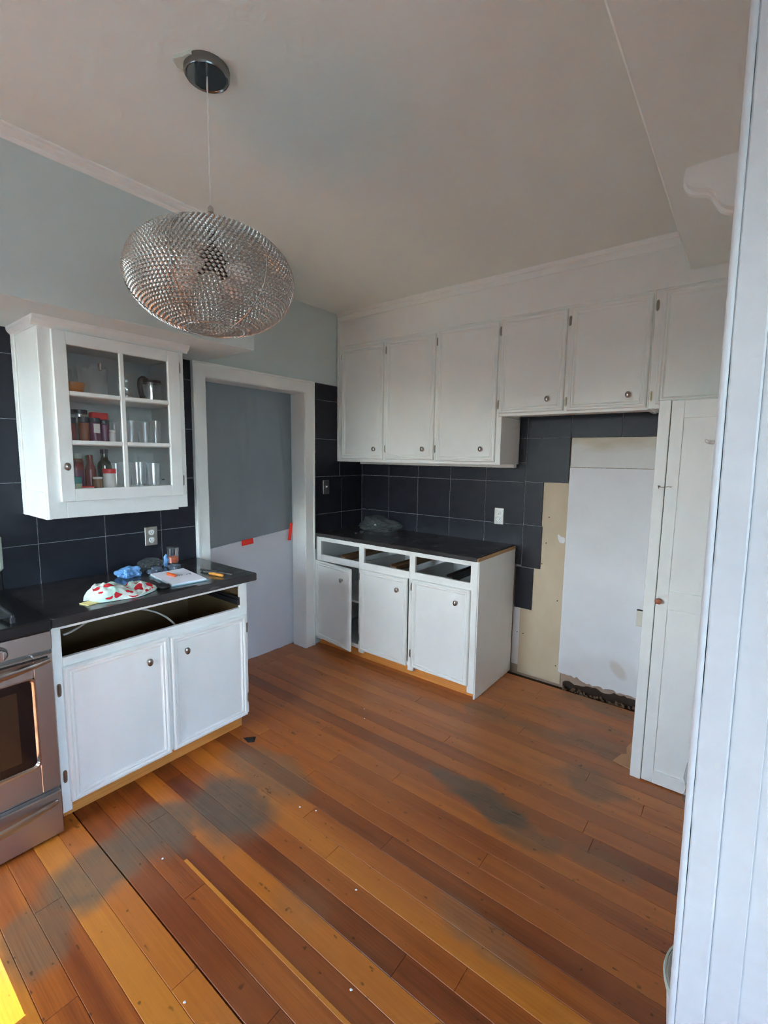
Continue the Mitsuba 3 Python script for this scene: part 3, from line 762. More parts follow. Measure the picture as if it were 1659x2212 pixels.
k = thing('spice_box', 'red spice tin standing behind the purple jar on the middle shelf', 'tin')
put(k + '__body', bx(.10, .14, -2.228, -2.155, S1, S1 + .115, .002), 'mud_brown')
put(k + '__lid', bx(.098, .142, -2.230, -2.153, S1 + .1152, S1 + .152, .005), 'red_plastic')
vessel('jar', 'tall jar with a green-grey lid at the back of the middle shelf', 'jar', .10, -2.270, S1, cyl(.034, 0, .140), 'vessel_glass', [('lid', cyl(.035, .1402, .160), 'dark_lid')])
vessel('jar', 'small frosted pale blue jar on the middle shelf', 'jar', .25, -2.182, S1, [(0, 0), (.014, 0), (.015, .045), (.012, .050), (.014, .056), (.014, .062), (0, .062)], 'label_white')
gm = 'clear drinking glasses on the middle shelf'
GM = ['behind the centre bar', 'front one just right of the centre bar', 'back one in the middle of the right pane', 'rearmost at the right end']
for x, y, r, h in ((.12, -2.118, .032, .11), (.20, -2.072, .034, .120), (.12, -2.03, .033, .12), (.11, -1.955, .032, .12)):
    solo('drinking_glass', lathe(tumbler(r * .85, r, h), (x, y, S1), 28), 'vessel_glass', f'clear tumbler on the middle shelf, {GM.pop(0)}', 'glass', smooth=40, group=gm)
beads = [(0, 0), (.022, 0)]
for i in range(5):
    z = i * .024
    beads += [(.026, z + .004), (.030, z + .012), (.026, z + .020)]
beads += [(.027, .125), (.025, .125), (.022, .006), (0, .006)]
solo('drinking_glass', lathe(beads, (.205, -1.945, S1), 28), 'vessel_glass', 'ribbed clear glass at the right end of the middle shelf', 'glass', smooth=40)
solo('drinking_glass', lathe(tumbler(.028, .034, .118), (.20, -2.000, S1), 28), 'vessel_glass', 'tall clear glass left of the ribbed glass on the middle shelf', 'glass', smooth=40)
# top shelf
k = thing('glass_pitcher', 'faceted clear glass pitcher on the top shelf', 'pitcher')
pit = trimesh.creation.revolve(np.array([(0, 0), (.055, 0), (.062, .005), (.070, .130), (.066, .145), (.064, .145), (.060, .008), (0, .008)]), sections=14)
pit.apply_translation((.17, -2.225, S2))
put(k + '__body', pit, 'vessel_glass')
put(k + '__handle', tube(smoothpath([(.235, -2.255, S2 + .125), (.262, -2.272, S2 + .120), (.266, -2.274, S2 + .075), (.232, -2.255, S2 + .045)], 20), .006, 8), 'vessel_glass', smooth=True)
put(k + '__spout', bx(.225, .243, -2.226, -2.206, S2 + .120, S2 + .160, .006), 'chrome')
solo('bowl', lathe([(0, 0), (.030, 0), (.042, .012), (.048, .034), (.050, .050), (.046, .050), (.042, .02), (0, .012)], (.225, -2.335, S2), 28), 'bowl_orange', 'orange-brown bowl at the left end of the top shelf', 'bowl', smooth=40)
solo('glass_jug', lathe([(0, 0), (.040, 0), (.042, .09), (.034, .12), (.036, .13), (.034, .13), (.039, .09), (.038, .004), (0, .004)], (.10, -2.330, S2), 24), 'vessel_glass', 'clear glass jug behind the orange-brown bowl on the top shelf', 'jug', smooth=40)
solo('glass_canister', lathe([(0, 0), (.046, 0), (.05, .01), (.05, .03), (.047, .036), (.05, .042), (.05, .075), (.047, .081), (.05, .087), (.05, .112), (.044, .124), (.046, .132), (0, .132)], (.17, -2.072, S2), 28), 'vessel_glass',
     'ribbed clear glass canister right of the centre bar on the top shelf', 'canister', smooth=40)
k = thing('measuring_jug', 'black-handled dark measuring jug on the top shelf', 'jug')
put(k + '__body', lathe([(0, 0), (.050, 0), (.052, .004), (.055, .098), (.053, .098), (.049, .006), (0, .006)], (.19, -1.955, S2), 28), 'vessel_glass', smooth=40)
put(k + '__handle', tube(smoothpath([(.215, -1.985, S2 + .108), (.225, -2.018, S2 + .110), (.228, -2.026, S2 + .06), (.215, -2.005, S2 + .012)], 24), [.013] * 24, 8), 'black_plastic', smooth=True)
put(k + '__lid', lathe([(0, .0985), (.054, .0985), (.050, .112), (0, .116)], (.19, -1.955, S2), 28), 'black_plastic', smooth=40)

# ------------------------------------------------------------------ range
k = thing('range', 'stainless steel gas range at the left edge beside the counter', 'range')
RX, R0, R1 = .650, -3.367, -2.607
put(k + '__body', bx(.02, RX - .030, R0, R1, .03, .868, .002), 'steel')
put(k + '__cooktop', cat(bx(.02, RX + .010, R0 - .002, R1 + .002, .868, .915, .006)), 'black_enamel')
put(k + '__control_panel', bx(RX - .03, RX, R0, R1, .790, .867, .003), 'steel')
for y in (-2.772, -2.88, -3.0, -3.12, -3.24):
    kn = put(k + '__knob', on_x(lathe([(0, 0), (.024, 0), (.025, .004), (.021, .010), (.0205, .030), (.017, .034), (0, .035)], n=28), RX, y, .825), 'chrome', smooth=40)
    put(kn + '__grip', on_x(bx(-.005, .005, -.019, .019, .030, .042, .002), RX, y, .825), 'chrome')
W0, W1 = R0 + .066, R1 - .066
door = cat(bx(RX - .03, RX, R0 + .002, W0, .218, .778, .003), bx(RX - .03, RX, W1, R1 - .002, .218, .778, .003), bx(RX - .03, RX, W0, W1, .218, .330, .003), bx(RX - .03, RX, W0, W1, .695, .778, .003))
kd = put(k + '__oven_door', door, 'steel')
# bevelled bright rim and the dark window
def rim(w, h, r, prof):
    from shapely.geometry import box as sb
    rings = []
    for i, t in prof:
        q = sb(i, i, w - i, h - i).buffer(-(r - i * .5)).buffer(r - i * .5, quad_segs=5)
        c = np.array(q.exterior.coords)[:-1]
        rings.append(np.c_[c, np.full(len(c), t)])
    n = min(map(len, rings))
    m = quads([r_[:n] for r_ in rings], cap0=False, cap1=False)
    m.fix_normals()
    return m
put(kd + '__window_rim', on_x(rim(W1 - W0 + .004, .369, .022, [(-.002, -.006), (-.002, .0015), (.004, .0015), (.010, -.008)]), RX, W0 - .002, .328), 'chrome', smooth=30)
put(kd + '__window', bx(RX - .022, RX - .010, W0 - .001, W1 + .001, .327, .698, .001), 'black_glass')
put(kd + '__inner_window', bx(RX - .0098, RX - .0092, W0 + .09, W1 - .055, .37, .655, .0002), 'oven_brown')
def bow(zc, y0, y1, drop, wid, thick, bulge):
    """A flat strap handle that bows outward."""
    ys = np.linspace(y0, y1, 41)
    t = (ys - (y0 + y1) / 2) / ((y1 - y0) / 2)
    b = 1 - np.abs(t) ** 2.4
    rings = []
    for y, q in zip(ys, b):
        x, z = RX + .004 + bulge * q, zc - drop * q
        w = wid * (.55 + .45 * q)
        rings.append(np.array([(x, y, z - w), (x + thick, y, z - w * .7), (x + thick * 1.25, y, z), (x + thick, y, z + w * .7), (x, y, z + w), (x - .003, y, z)]))
    m = quads(rings)
    m.fix_normals()
    return m
put(kd + '__handle', bow(.752, R0 + .02, R1 - .012, .002, .018, .008, .055), 'chrome', smooth=35)
put(kd + '__handle_shadow', cat(bx(RX - .004, RX + .0008, R0 + .30, R1 - .018, .762, .770, .0004)), 'dark_hole')  # dark strip painted in for the shadowed gap behind the handle
kd = put(k + '__drawer', bx(RX - .03, RX + .001, R0 + .002, R1 - .002, .012, .196, .004), 'steel')
put(kd + '__handle', bow(.158, R0 + .02, R1 - .020, .004, .018, .008, .045), 'chrome', smooth=35)
gr = []
for yc in (-2.80, -2.985, -3.175):
    for x in (.12, .30, .47, .60):
        gr.append(bx(x - .006, x + .006, yc - .085, yc + .085, .937, .951, .003))
    for y in (-.085, 0, .085):
        gr.append(bx(.10, .62, yc + y - .006, yc + y + .006, .935, .949, .003))
    for x in (.11, .61):
        for y in (-.085, .085):
            gr.append(bx(x - .008, x + .008, yc + y - .008, yc + y + .008, .915, .938, .002))
put(k + '__grate', cat(gr), 'cast_iron')
for yc in (-2.80, -3.175):
    for x in (.20, .48):
        put(k + '__burner', lathe([(0, 0), (.045, 0), (.045, .008), (.034, .010), (.033, .016), (0, .017)], (x, yc, .915), 24), 'cast_iron', smooth=40)
put(k + '__backguard', cat(bx(.012, .050, R0, R1 - .004, .90, 1.02, .003)), 'black_enamel')
put(k + '__backguard_cap', bx(.010, .088, R0, R1 - .004, 1.010, 1.180, .012), 'pale_sage')
for y in (R0 + .05, R1 - .05):
    for x in (.08, .56):
        put(k + '__foot', lathe(cyl(.016, 0, .031), (x, y, 0), 14), 'black_plastic', smooth=40)

# ------------------------------------------------------------------ pantry
PY = -.734
k = thing('pantry_cabinet', 'tall white pantry cabinet with one panelled door right of the recess', 'pantry')
put(k + '__body', cat(bx(2.400, 2.418, PY + .02, 0.0, .0, 1.826, .001), bx(2.418, 2.998, PY + .02, 0.0, 1.808, 1.826, .001), bx(2.418, 2.998, -.02, 0.0, 0, 1.808, .001), bx(2.418, 2.998, PY + .05, -.02, .05, .066, .001)), 'paint_white')
put(k + '__stile', bx(2.398, 2.4445, PY, PY + .02, 0.0, 1.827, .0025), 'paint_white')
def panel_door(x0, x1, z0, z1, panels):
    ms = []
    us = [x0, panels[0][0], panels[0][1], x1]
    st = [(x0, panels[0][0], z0, z1), (panels[0][1], x1, z0, z1)]
    zz = [z0] + [v for p_ in panels for v in p_[2:]] + [z1]
    st += [(panels[0][0], panels[0][1], a, b) for a, b in zip(zz[::2], zz[1::2])]
    ms = [bx(a, b, PY + .001, PY + .020, c, d, .0015) for a, b, c, d in st]
    return cat(ms)
kd = put(k + '__door', panel_door(2.4478, 2.995, .006, 1.822, [(2.497, 2.940, .070, .872), (2.497, 2.940, .960, 1.745)]), 'paint_white')
put(kd + '__panel', bx(2.494, 2.943, PY + .007, PY + .016, .066, .876, .001), 'paint_white')
put(kd + '__panel', bx(2.494, 2.943, PY + .007, PY + .016, .956, 1.750, .001), 'paint_white')
hexk = lathe([(0, 0), (.007, 0), (.007, .010), (.0145, .014), (.0155, .022), (.0125, .029), (0, .030)], n=6)
put(kd + '__knob', on_y(hexk, 2.4605, PY + .001, .909), 'copper_knob')
partlabel(kd + '__knob', 'amber six-sided glass knob')
lt = cat(tube(smoothpath([(2.424, PY - .006, 1.440), (2.436, PY - .009, 1.436), (2.448, PY - .009, 1.4375), (2.460, PY - .008, 1.440), (2.468, PY - .004, 1.439)], 24), .0014, 6),
         tube([(2.424 + .004 * math.cos(a), PY - .005, 1.439 + .004 * math.sin(a)) for a in np.linspace(0, 2 * PI, 14)], .0012, 6),
         tube([(2.422, PY - .004, 1.428), (2.422, PY - .004, 1.438)], .0014, 6), tube([(2.470, PY - .001, 1.439), (2.470, PY - .008, 1.439)], .002, 6), tube([(2.422, PY, 1.438), (2.422, PY - .008, 1.438)], .0018, 6))
put(k + '__latch', lt, 'old_brass', smooth=True)
partlabel(k + '__latch', 'small metal hook-and-eye latch')
put(kd + '__hook', tube(smoothpath([(2.615, PY + .002, 1.640), (2.600, PY - .020, 1.634), (2.588, PY - .034, 1.642), (2.590, PY - .036, 1.650)], 16), [.005] * 16, 8), 'white_plastic', smooth=True)
partlabel(kd + '__hook', 'small white hook')

# ------------------------------------------------------------------ pendant lamp
LX, LY, LZ, LA, LC = 1.37, -2.32, 2.096, .248, .156
k = thing('pendant_lamp', 'oval woven silver wire pendant lamp hanging from the ceiling', 'lamp')
can = lathe([(0, 2.7), (.0655, 2.7), (.0660, 2.696), (.0645, 2.680), (.0610, 2.674), (.0585, 2.6735), (.0565, 2.676), (.055, 2.6772), (0, 2.6775)], (LX, LY, 0), 48)
put(k + '__canopy', can, 'canopy_chrome', smooth=35)
cz0 = LZ + LC + .060
zc = np.linspace(2.677, cz0, 60)
put(k + '__cord', cat(tube(np.c_[LX + .0014 * np.cos(zc * 75), LY + .0014 * np.sin(zc * 75), zc], .0017, 6), tube(np.c_[LX - .0014 * np.cos(zc * 75), LY - .0014 * np.sin(zc * 75), zc], .0016, 6)), 'cord_clear', smooth=True)
put(k + '__cord_grip', lathe([(0, 0), (.020, 0), (.020, .014), (.0145, .020), (.0145, .046), (.0115, .052), (.0085, .056), (.0085, .068), (.0045, .074), (0, .074)], (LX, LY, LZ + LC - .010), 24), 'plate_steel', smooth=35)
# woven shade: rings of crimped wire joined at alternate crests
def shade():
    V, F = [], []
    rows, base = 46, 0
    th = np.linspace(.12, PI - .34, rows + 1)
    sides = 4
    for i in range(rows + 1):
        t = th[i]
        dth = th[1] - th[0]
        nx = max(16, int(round(112 * math.sin(t) ** .85)))
        seg = nx * 7
        ph = np.arange(seg) / seg * 2 * PI
        w = np.cos(nx * ph + (PI if i % 2 else 0)) * .16
        tt = t + .52 * dth * w
        tw = nx * ph
        rr = np.ones(seg)
        P = np.c_[LX + LA * np.sin(tt) ** .92 * np.cos(ph) * rr, LY + LA * np.sin(tt) ** .92 * np.sin(ph) * rr, LZ + LC * np.cos(tt) * rr]
        nrm = np.c_[np.sin(t) * np.cos(ph) / LA, np.sin(t) * np.sin(ph) / LA, np.full(seg, np.cos(t) / LC)]
        nrm /= np.linalg.norm(nrm, axis=1, keepdims=True)
        tg = np.roll(P, -1, 0) - np.roll(P, 1, 0)
        tg /= np.linalg.norm(tg, axis=1, keepdims=True)
        bn = np.cross(tg, nrm)
        bn /= np.linalg.norm(bn, axis=1, keepdims=True)
        nrm = np.cross(bn, tg)
        a = tw * .5 + (PI / 2 if i % 2 else 0)
        A = nrm * np.cos(a)[:, None] + bn * np.sin(a)[:, None]
        B = -nrm * np.sin(a)[:, None] + bn * np.cos(a)[:, None]
        wd, tk = .0047, .0006
        ring = np.stack([P + A * tk + B * 0, P + B * wd, P - A * tk, P - B * wd], 1)
        if nx % 2:
            pass
        V.append(ring.reshape(-1, 3))
        j = np.arange(seg)
        jn = (j + 1) % seg
        # the half-twist closes onto the opposite corner when the wave count is odd
        sh = np.where(j == seg - 1, 2 * (nx % 2), 0)
        for s in range(sides):
            a0, a1 = base + j * 4 + s, base + j * 4 + (s + 1) % 4
            b0, b1 = base + jn * 4 + (s + sh) % 4, base + jn * 4 + (s + 1 + sh) % 4
            F.append(np.c_[a0, a1, b1])
            F.append(np.c_[a0, b1, b0])
        base += seg * 4
    return trimesh.Trimesh(np.vstack(V), np.vstack(F), process=False)
ks = put(k + '__shade', shade(), 'lamp_wire')
labels[ks] = {'label': 'twisted silver wire mesh shade', 'kind': 'stuff'}
def arc(ph, rr=1.012):
    t = np.linspace(.12, PI - .34, 60)
    return np.c_[LX + LA * np.sin(t) ** .92 * math.cos(ph) * rr, LY + LA * np.sin(t) ** .92 * math.sin(ph) * rr, LZ + LC * np.cos(t) * rr]
for ph in (-1.0, .05, 1.1, 2.15, 3.2, 4.25):
    put(k + '__seam_wire', tube(arc(ph), .0017, 5), 'lamp_wire')
tb = PI - .34
put(k + '__bottom_ring', tube([(LX + LA * math.sin(tb) ** .92 * math.cos(a), LY + LA * math.sin(tb) ** .92 * math.sin(a), LZ + LC * math.cos(tb)) for a in np.linspace(0, 2 * PI, 60)], .003, 6, False), 'lamp_wire')
hz = LZ + .065
put(k + '__socket_hub', cat(lathe([(0, -.03), (.028, -.03), (.034, -.02), (.034, .02), (.014, .030), (.010, .085), (0, .085)], (LX, LY, hz), 24)), 'cast_iron', smooth=35)
for a in (-2.75, -1.15, .35, 1.9):
    d = np.array([math.cos(a), math.sin(a), -.45])
    d /= np.linalg.norm(d)
    o = np.array([LX, LY, hz - .004])
    put(k + '__socket', tube([o + d * .022, o + d * .062], .0165, 16), 'black_plastic', smooth=40)
    s = np.linspace(0, 1, 16)
    rr = np.interp(s, [0, .15, .35, .6, .8, .93, 1], [.013, .014, .0235, .030, .027, .015, .001])
    put(k + '__bulb', tube([o + d * (.062 + .092 * q) for q in s], rr, 20), 'bulb_white', smooth=True)
# torn plaster beside the canopy
pt = [(1.317, -2.385), (1.332, -2.408), (1.350, -2.401), (1.366, -2.392), (1.385, -2.390), (1.40, -2.375), (1.39, -2.34), (1.34, -2.33), (1.318, -2.352)]
pm = poly(chaikin(pt + [pt[0]]), .012)
pm.apply_translation((0, 0, H - .010))
pm.vertices[:, :2] += .002 * (nrg.random((len(pm.vertices), 2)) - .5)
put('ceiling__plaster_scar', pm, 'pale_sage')
partlabel('ceiling__plaster_scar', 'rough torn plaster beside the lamp canopy')

# ------------------------------------------------------------------ switch and outlets
def outlet_x(label, x, y0, y1, z0, z1):
    k = thing('wall_outlet', label, 'outlet')
    put(k + '__plate', bx(x, x + .006, y0, y1, z0, z1, .0022), 'plate_steel')
    for s in (.30, .70):
        zc_ = z0 + (z1 - z0) * s
        q = put(k + '__socket', on_x(lathe([(0, 0), (.0155, 0), (.0165, .002), (.0165, .0030), (.0155, .0036), (0, .0036)], n=24), x + .0056, (y0 + y1) / 2, zc_), 'white_plastic', smooth=40)
        put(q + '__slots', cat(on_x(bx(-.0072, -.0054, -.002, .007, .0030, .0040, .0003), x + .0056, (y0 + y1) / 2, zc_), on_x(bx(.0050, .0068, -.002, .006, .0030, .0040, .0003), x + .0056, (y0 + y1) / 2, zc_),
                               on_x(bx(-.0022, .0022, -.0095, -.005, .0030, .0040, .0003), x + .0056, (y0 + y1) / 2, zc_)), 'dark_hole')
    return k
outlet_x('steel duplex outlet on the dark tiles over the left counter', .0, -1.934, -1.861, 1.020, 1.131)
k = thing('wall_outlet', 'steel duplex outlet on the dark tiles over the back counter', 'outlet')
put(k + '__plate', bx(1.289, 1.361, -.006, 0, 1.078, 1.199, .0022), 'plate_steel')
for zc_ in (1.114, 1.163):
    q = put(k + '__socket', on_y(lathe([(0, 0), (.0155, 0), (.0165, .002), (.0165, .0030), (.0155, .0036), (0, .0036)], n=24), 1.325, -.0056, zc_), 'white_plastic', smooth=40)
    put(q + '__slots', cat(on_y(bx(-.0072, -.0054, -.002, .007, .0030, .0040, .0003), 1.325, -.0056, zc_), on_y(bx(.0050, .0068, -.002, .006, .0030, .0040, .0003), 1.325, -.0056, zc_), on_y(bx(-.0022, .0022, -.0095, -.005, .0030, .0040, .0003), 1.325, -.0056, zc_)), 'dark_hole')
k = thing('light_switch', 'steel light switch on the dark tiles right of the doorway', 'light switch')
put(k + '__plate', bx(0, .006, -.490, -.418, 1.246, 1.361, .0022), 'plate_steel')
put(k + '__toggle', rot(bx(.004, .020, -.459, -.449, 1.298, 1.310, .002), -25, [0, 1, 0], (.006, -.454, 1.304)), 'white_plastic')
for z in (1.273, 1.334):
    put(k + '__screw', on_x(lathe([(0, 0), (.0035, 0), (.003, .0012), (0, .0014)], n=10), .006, -.454, z), 'nickel')

# red tape on the plastic sheet
solo('tape', rot(bx(-.1385, -.1365, -1.178, -1.078, .897, .939, .0005), 4, [1, 0, 0], (-.137, -1.13, .915)), 'red_tape', 'strip of red tape in the middle of the plastic sheet seam', 'tape')
solo('tape', rot(bx(-.1365, -.1345, -.737, -.705, .878, 1.018, .0005), -9, [1, 0, 0], (-.135, -.72, .95)), 'red_tape', 'strip of red tape at the right jamb of the doorway', 'tape')

# ------------------------------------------------------------------ things on the left counter
Z = .903
def film(center, size, seed, amp=.30, sub=3, freq=2.2):
    m = trimesh.creation.icosphere(subdivisions=sub)
    v = m.vertices.copy()
    q = v * np.asarray(size) / max(size)          # features keep one size in every direction
    d = meshkit.fbm(q * freq + seed * 3.1, 2, seed)
    r = np.abs(meshkit.noise(q * freq * 1.5 + 20 + seed, seed + 5) - .5) * 2
    jit = np.random.default_rng(seed).random(len(v)) - .5
    v *= (1 + amp * (d - .5) * 2.2 - amp * .45 * (1 - r) + amp * .22 * jit)[:, None]
    v = v * np.asarray(size)
    v[:, 2] = np.maximum(v[:, 2], -size[2] * .62)
    v[:, 2] -= v[:, 2].min()
    m.vertices = v + np.asarray(center)
    return m

# tea towel: a folded heap with a printed pattern
HEARTS = [(a, b * .62, c * 1.12, d * .80) for a, b, c, d in [(.30, .60, .085, .075), (.545, .62, .042, .075), (.70, .56, .065, .075), (.765, .80, .045, .050), (.345, .85, .055, .040), (.475, .31, .055, .045), (.765, .27, .060, .085), (.30, .16, .060, .085), (.11, .40, .028, .035), (.18, .10, .045, .030),
          (.885, .57, .050, .080), (.855, .28, .020, .05), (.62, .93, .05, .04), (.15, .68, .04, .05), (.52, .05, .06, .03)]]
def towel_fn(p, n, uv):
    u = uv.x + (noise(p.x * 60, p.y * 60, p.z * 60) - .5) * .035
    v = uv.y + (noise(p.x * 60 + 9, p.y * 60, p.z * 60) - .5) * .05
    c = mix((0.46, 0.62, 0.53), (0.64, 0.67, 0.62), smoothstep(.35, .7, noise(u * 7, v * 6, 2.0)))
    for hu, hv, a, b in HEARTS:
        q = dr.sqrt(dr.square((u - hu) / a) + dr.square((v - hv - .30 * dr.abs(u - hu)) / b))
        w = 1 - smoothstep(.82, 1.0, q)
        c = mix(c, (0.50, 0.025, 0.035), w)
    q = dr.sqrt(dr.square((u - .545) / .018) + dr.square((v - .395) / .022))
    return mix(c, (0.74, 0.72, 0.70), 1 - smoothstep(.75, 1.0, q))
mat('towel_cloth', mikit.proc(towel_fn), 0.9, spec=0.15)
def towel():
    nu, nv = 110, 80
    u, v = np.meshgrid(np.linspace(0, 1, nu), np.linspace(0, 1, nv))
    # footprint runs along the counter; v=0 is the edge nearest the room
    cy, cx = -2.420 + .295 * u, .470 + .02 * u
    half = .098 * np.clip(1 - np.abs(2 * u - 1) ** 3.2, 0, 1) ** .5 * (1 - .12 * np.cos(u * 9)) + .003
    s = np.cos(PI * v)
    x = cx + half * s + .014 * np.sin(u * 11 + 1) * np.abs(s)
    y = cy + .010 * np.sin(v * 9)
    prof = np.sin(PI * v) ** .85 * np.clip(1 - np.abs(2 * u - 1) ** 4, 0, 1) ** .55
    hgt = .052 + .014 * np.sin(u * 5.2 + .6) - .012 * np.exp(-((u - .62) / .05) ** 2)
    p = np.stack([u * 3.2, v * 3, u * 0], -1)
    fold = (meshkit.fbm(p * 2.2, 3, 4) - .5) * .050 + (np.abs(meshkit.noise(p * 3.4 + 7, 9) - .5)) * .030 - .008
    pinch = .012 * np.cos((v - .4) * 16) * np.exp(-((u - .86) / .10) ** 2)
    z = Z + .002 + prof * np.maximum(hgt + fold + pinch, .008)
    P = np.stack([x, y, z], -1).reshape(-1, 3)
    B = P.copy(); B[:, 2] = Z + .0004
    i = np.arange(nu * nv).reshape(nv, nu)
    f = np.concatenate([np.stack([i[:-1, :-1], i[1:, 1:], i[:-1, 1:]], -1).reshape(-1, 3), np.stack([i[:-1, :-1], i[1:, :-1], i[1:, 1:]], -1).reshape(-1, 3)])
    uv = np.c_[u.ravel(), v.ravel()]
    m = trimesh.Trimesh(P, f, process=False)
    nz = m.face_normals[:, 2].mean()
    if nz < 0:
        m = trimesh.Trimesh(P, f[:, ::-1], process=False)
    return m, uv
tm, tuv = towel()
k = thing('tea_towel', 'crumpled pale green tea towel with red hearts on the left counter', 'towel')
put(k + '__cloth', tm, 'towel_cloth', smooth=True, uv=tuv)
solo('sticky_note', rot(bx(.488, .545, -2.452, -2.360, Z + .0005, Z + .0045, .0005), 14, [0, 0, 1], (.51, -2.40, Z)), 'yellow_paper', 'yellow paper tip poking out under the tea towel', 'paper')

# notebook
k = thing('notebook', 'open spiral notebook with handwriting on the left counter', 'notebook')
def quadbox(c, z0, z1):
    c = np.array(c)
    return quads([np.c_[c, np.full(4, z0)], np.c_[c, np.full(4, z1)]])
nb = [(.540, -2.062), (.560, -1.887), (.262, -1.848), (.256, -2.030)]
put(k + '__pages', quadbox(nb, Z + .0045, Z + .0125), 'paper')
cv = [(.546, -2.066), (.568, -1.880), (.256, -1.842), (.250, -2.034)]
put(k + '__cover', quadbox(cv, Z + .001, Z + .0043), 'notebook_cover')
sp_ = []
a, b = np.array([.536, -2.064]), np.array([.260, -2.032])
tt = np.linspace(0, 1, 300)
put(k + '__spiral', tube(np.c_[a[0] + (b - a)[0] * tt, a[1] + (b - a)[1] * tt + .004 * np.cos(tt * 2 * PI * 30), Z + .0075 + .0052 * np.sin(tt * 2 * PI * 30)], .0007, 5), 'nickel', smooth=True)
strokes = []
def zigzag(x, y, pts):
    return tube([(x + q[0], y + q[1], Z + .0130) for q in pts], .0008, 5)
for i in range(5):
    y = -1.965 + .014 * i + (.01 if i > 2 else 0)
    h_ = .010 + .006 * ((i * 7) % 3)
    strokes.append(zigzag(.405 + .003 * i, y, [(0, 0), (-h_, .004), (-h_ * .3, .007), (-h_ * .8, .010)]))
strokes.append(zigzag(.43, -1.90, [(0, 0), (-.034, .018)]))
put(k + '__handwriting', cat(strokes), 'ink')
solo('marker_cap', tube([(.352, -1.985, Z + .021), (.420, -1.980, Z + .021)], [.0085, .0075], 14), 'orange', 'orange marker cap lying on the notebook', 'marker cap', smooth=40)
solo('small_case', rot(bx(.500, .570, -2.128, -2.078, Z + .0005, Z + .024, .011), 12, [0, 0, 1], (.54, -2.1, Z)), 'black_plastic', 'black rounded case between the towel and the notebook', 'case', smooth=50)

# drinking glass with orange drink
k = thing('drinking_glass', 'small glass with an orange drink standing by the tiles on the left counter', 'glass')
put(k + '__glass', lathe([(0, 0), (.029, 0), (.030, .002), (.034, .098), (.032, .098), (.028, .006), (0, .006)], (.058, -1.800, Z + .0005), 32), 'vessel_glass', smooth=40)
put(k + '__drink', lathe([(0, .007), (.0275, .007), (.0292, .040), (0, .040)], (.058, -1.800, Z + .0005), 32), 'orange_liquid', smooth=40)
# blue glove / clear wrapper / safety glasses
solo('plastic_bag', film((.180, -2.115, Z + .0005), (.065, .070, .034), 5, .42), 'blue_film', 'crumpled light blue plastic bag on the left counter below the outlet', 'bag')
solo('plastic_wrapper', film((.110, -1.965, Z + .0005), (.060, .078, .042), 9, .30), 'film_clear', 'crumpled clear plastic wrapper beside the blue bag on the left counter', 'wrapper')
solo('plastic_scrap', film((.215, -1.985, Z + .0005), (.036, .055, .022), 12, .45), 'slate_film', 'dark crumpled plastic scrap between the blue bag and the notebook', 'plastic')
solo('plastic_scrap', film((.215, -1.880, Z + .0005), (.036, .040, .022), 15, .30), 'slate_film', 'grey plastic scrap lying behind the notebook', 'plastic')
solo('plastic_scrap', film((.105, -1.866, Z + .0005), (.014, .016, .050), 18, .30), 'blue_film', 'pale blue plastic scrap standing up behind the clear wrapper', 'plastic')
# pliers
k = thing('pliers', 'slim metal tool with an orange handle near the right end of the left counter', 'tool')
put(k + '__jaw', cat(tube([(.352, -1.795, Z + .010), (.520, -1.752, Z + .010)], [.0050, .0042], 10), tube([(.410, -1.800, Z + .008), (.575, -1.742, Z + .007)], [.0035, .0035], 10)), 'chrome', smooth=40)
put(k + '__handle', tube([(.465, -1.812, Z + .0085), (.500, -1.804, Z + .0095), (.560, -1.790, Z + .0085)], [.006, .0085, .007], 12), 'handle_orange', smooth=40)

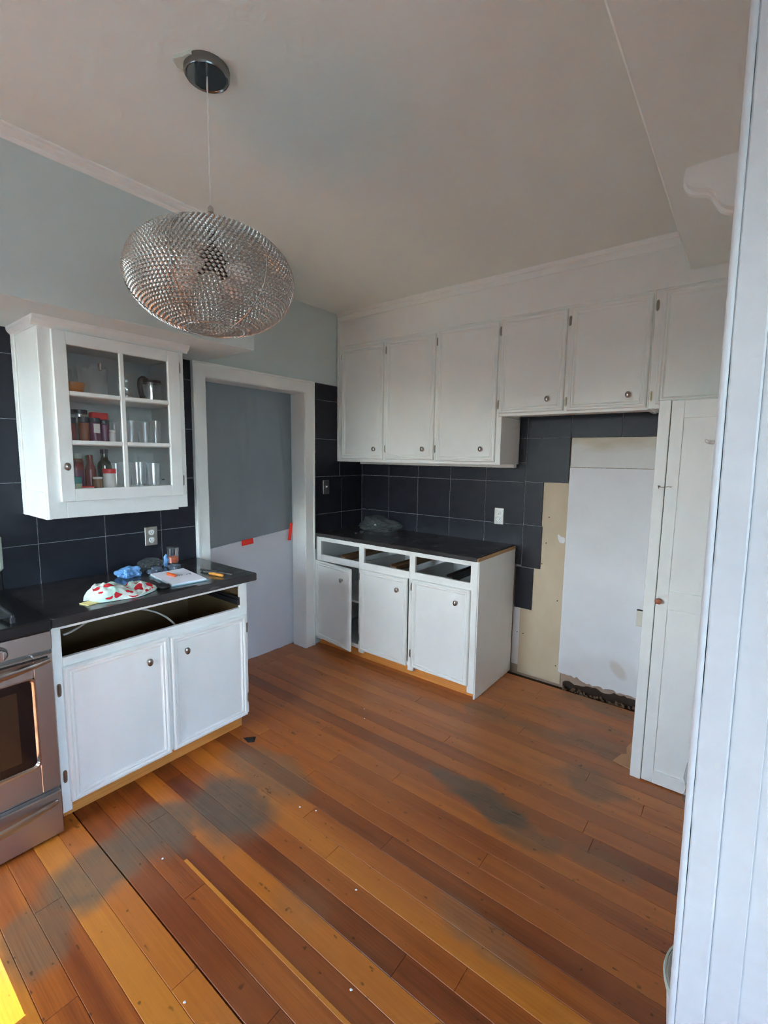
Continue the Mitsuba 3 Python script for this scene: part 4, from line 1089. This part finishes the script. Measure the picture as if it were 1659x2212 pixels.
# ------------------------------------------------------------------ on the back counter
ZR = .943
solo('plastic_bag', film((.315, -.150, ZR + .0005), (.215, .135, .080), 23, .42, 3, 1.7), 'film_clear', 'crumpled clear plastic bag in the corner of the back counter', 'bag')
for i, (x, y, s) in enumerate(((.285, -.325, .016), (.375, -.330, .020), (.335, -.385, .013), (.300, -.405, .012))):
    solo('plastic_scrap', film((x, y, ZR + .0004), (s, s * 1.4, .007), 30 + i, .4, 3), 'film_clear' if i < 2 else 'black_plastic',
         ('clear' if i < 2 else 'black') + ' plastic scrap before the bag on the back counter, ' + ('left one', 'right one', 'larger one', 'smaller one')[i], 'plastic')

# ------------------------------------------------------------------ right-hand odds and ends
solo('plastic_bag', film((2.722, -.825, .0005), (.100, .070, .185), 41, .30, 3, 2.0), 'film_clear', 'clear plastic bag standing on the floor against the pantry door', 'bag')
BUX = 2.825
k = thing('bucket', 'white round plastic bucket just behind the near door casing', 'bucket')
put(k + '__body', lathe([(0, 0), (.115, 0), (.120, .004), (.140, .300), (.1375, .300), (.117, .008), (0, .008)], (BUX, -1.93, 0.0005), 48), 'white_plastic', smooth=40)
put(k + '__rim', lathe([(.1405, .286), (.146, .286), (.147, .296), (.145, .303), (.1405, .303)], (BUX, -1.93, 0.0005), 48), 'pale_sage', smooth=40)
# floor debris
tp = [(2.307, -.664), (2.397, -.684), (2.397, -.33), (2.366, -.33), (2.340, -.50), (2.352, -.56), (2.331, -.575)]
tm2 = poly(tp, .004); tm2.apply_translation((0, 0, .0004))
solo('underlay_scrap', tm2, 'scrap_tan', 'torn tan scrap of underlay on the floor against the foot of the pantry', 'scrap')
solo('wood_chip', trimesh.convex.convex_hull(np.array([(.655, -1.755, .001), (.700, -1.700, .001), (.735, -1.738, .001), (.712, -1.762, .001), (.672, -1.748, .006), (.715, -1.730, .012)])), 'dark_hole', 'dark chip lying on the floor beside the toe board', 'chip')
for x, y in ((1.288, -1.905), (.714, -1.722), (1.36, -1.875), (1.05, -1.18), (1.08, -2.42), (1.60, -2.62), (1.95, -2.30), (1.75, -2.05), (.98, -1.10)):
    solo('paint_fleck', film((x, y, .0003), (.005, .004, .0015), int(x * 50), .3, 2), 'white_plastic', 'tiny white paint fleck among those scattered on the floorboards', 'fleck', group='white flecks on the floor')
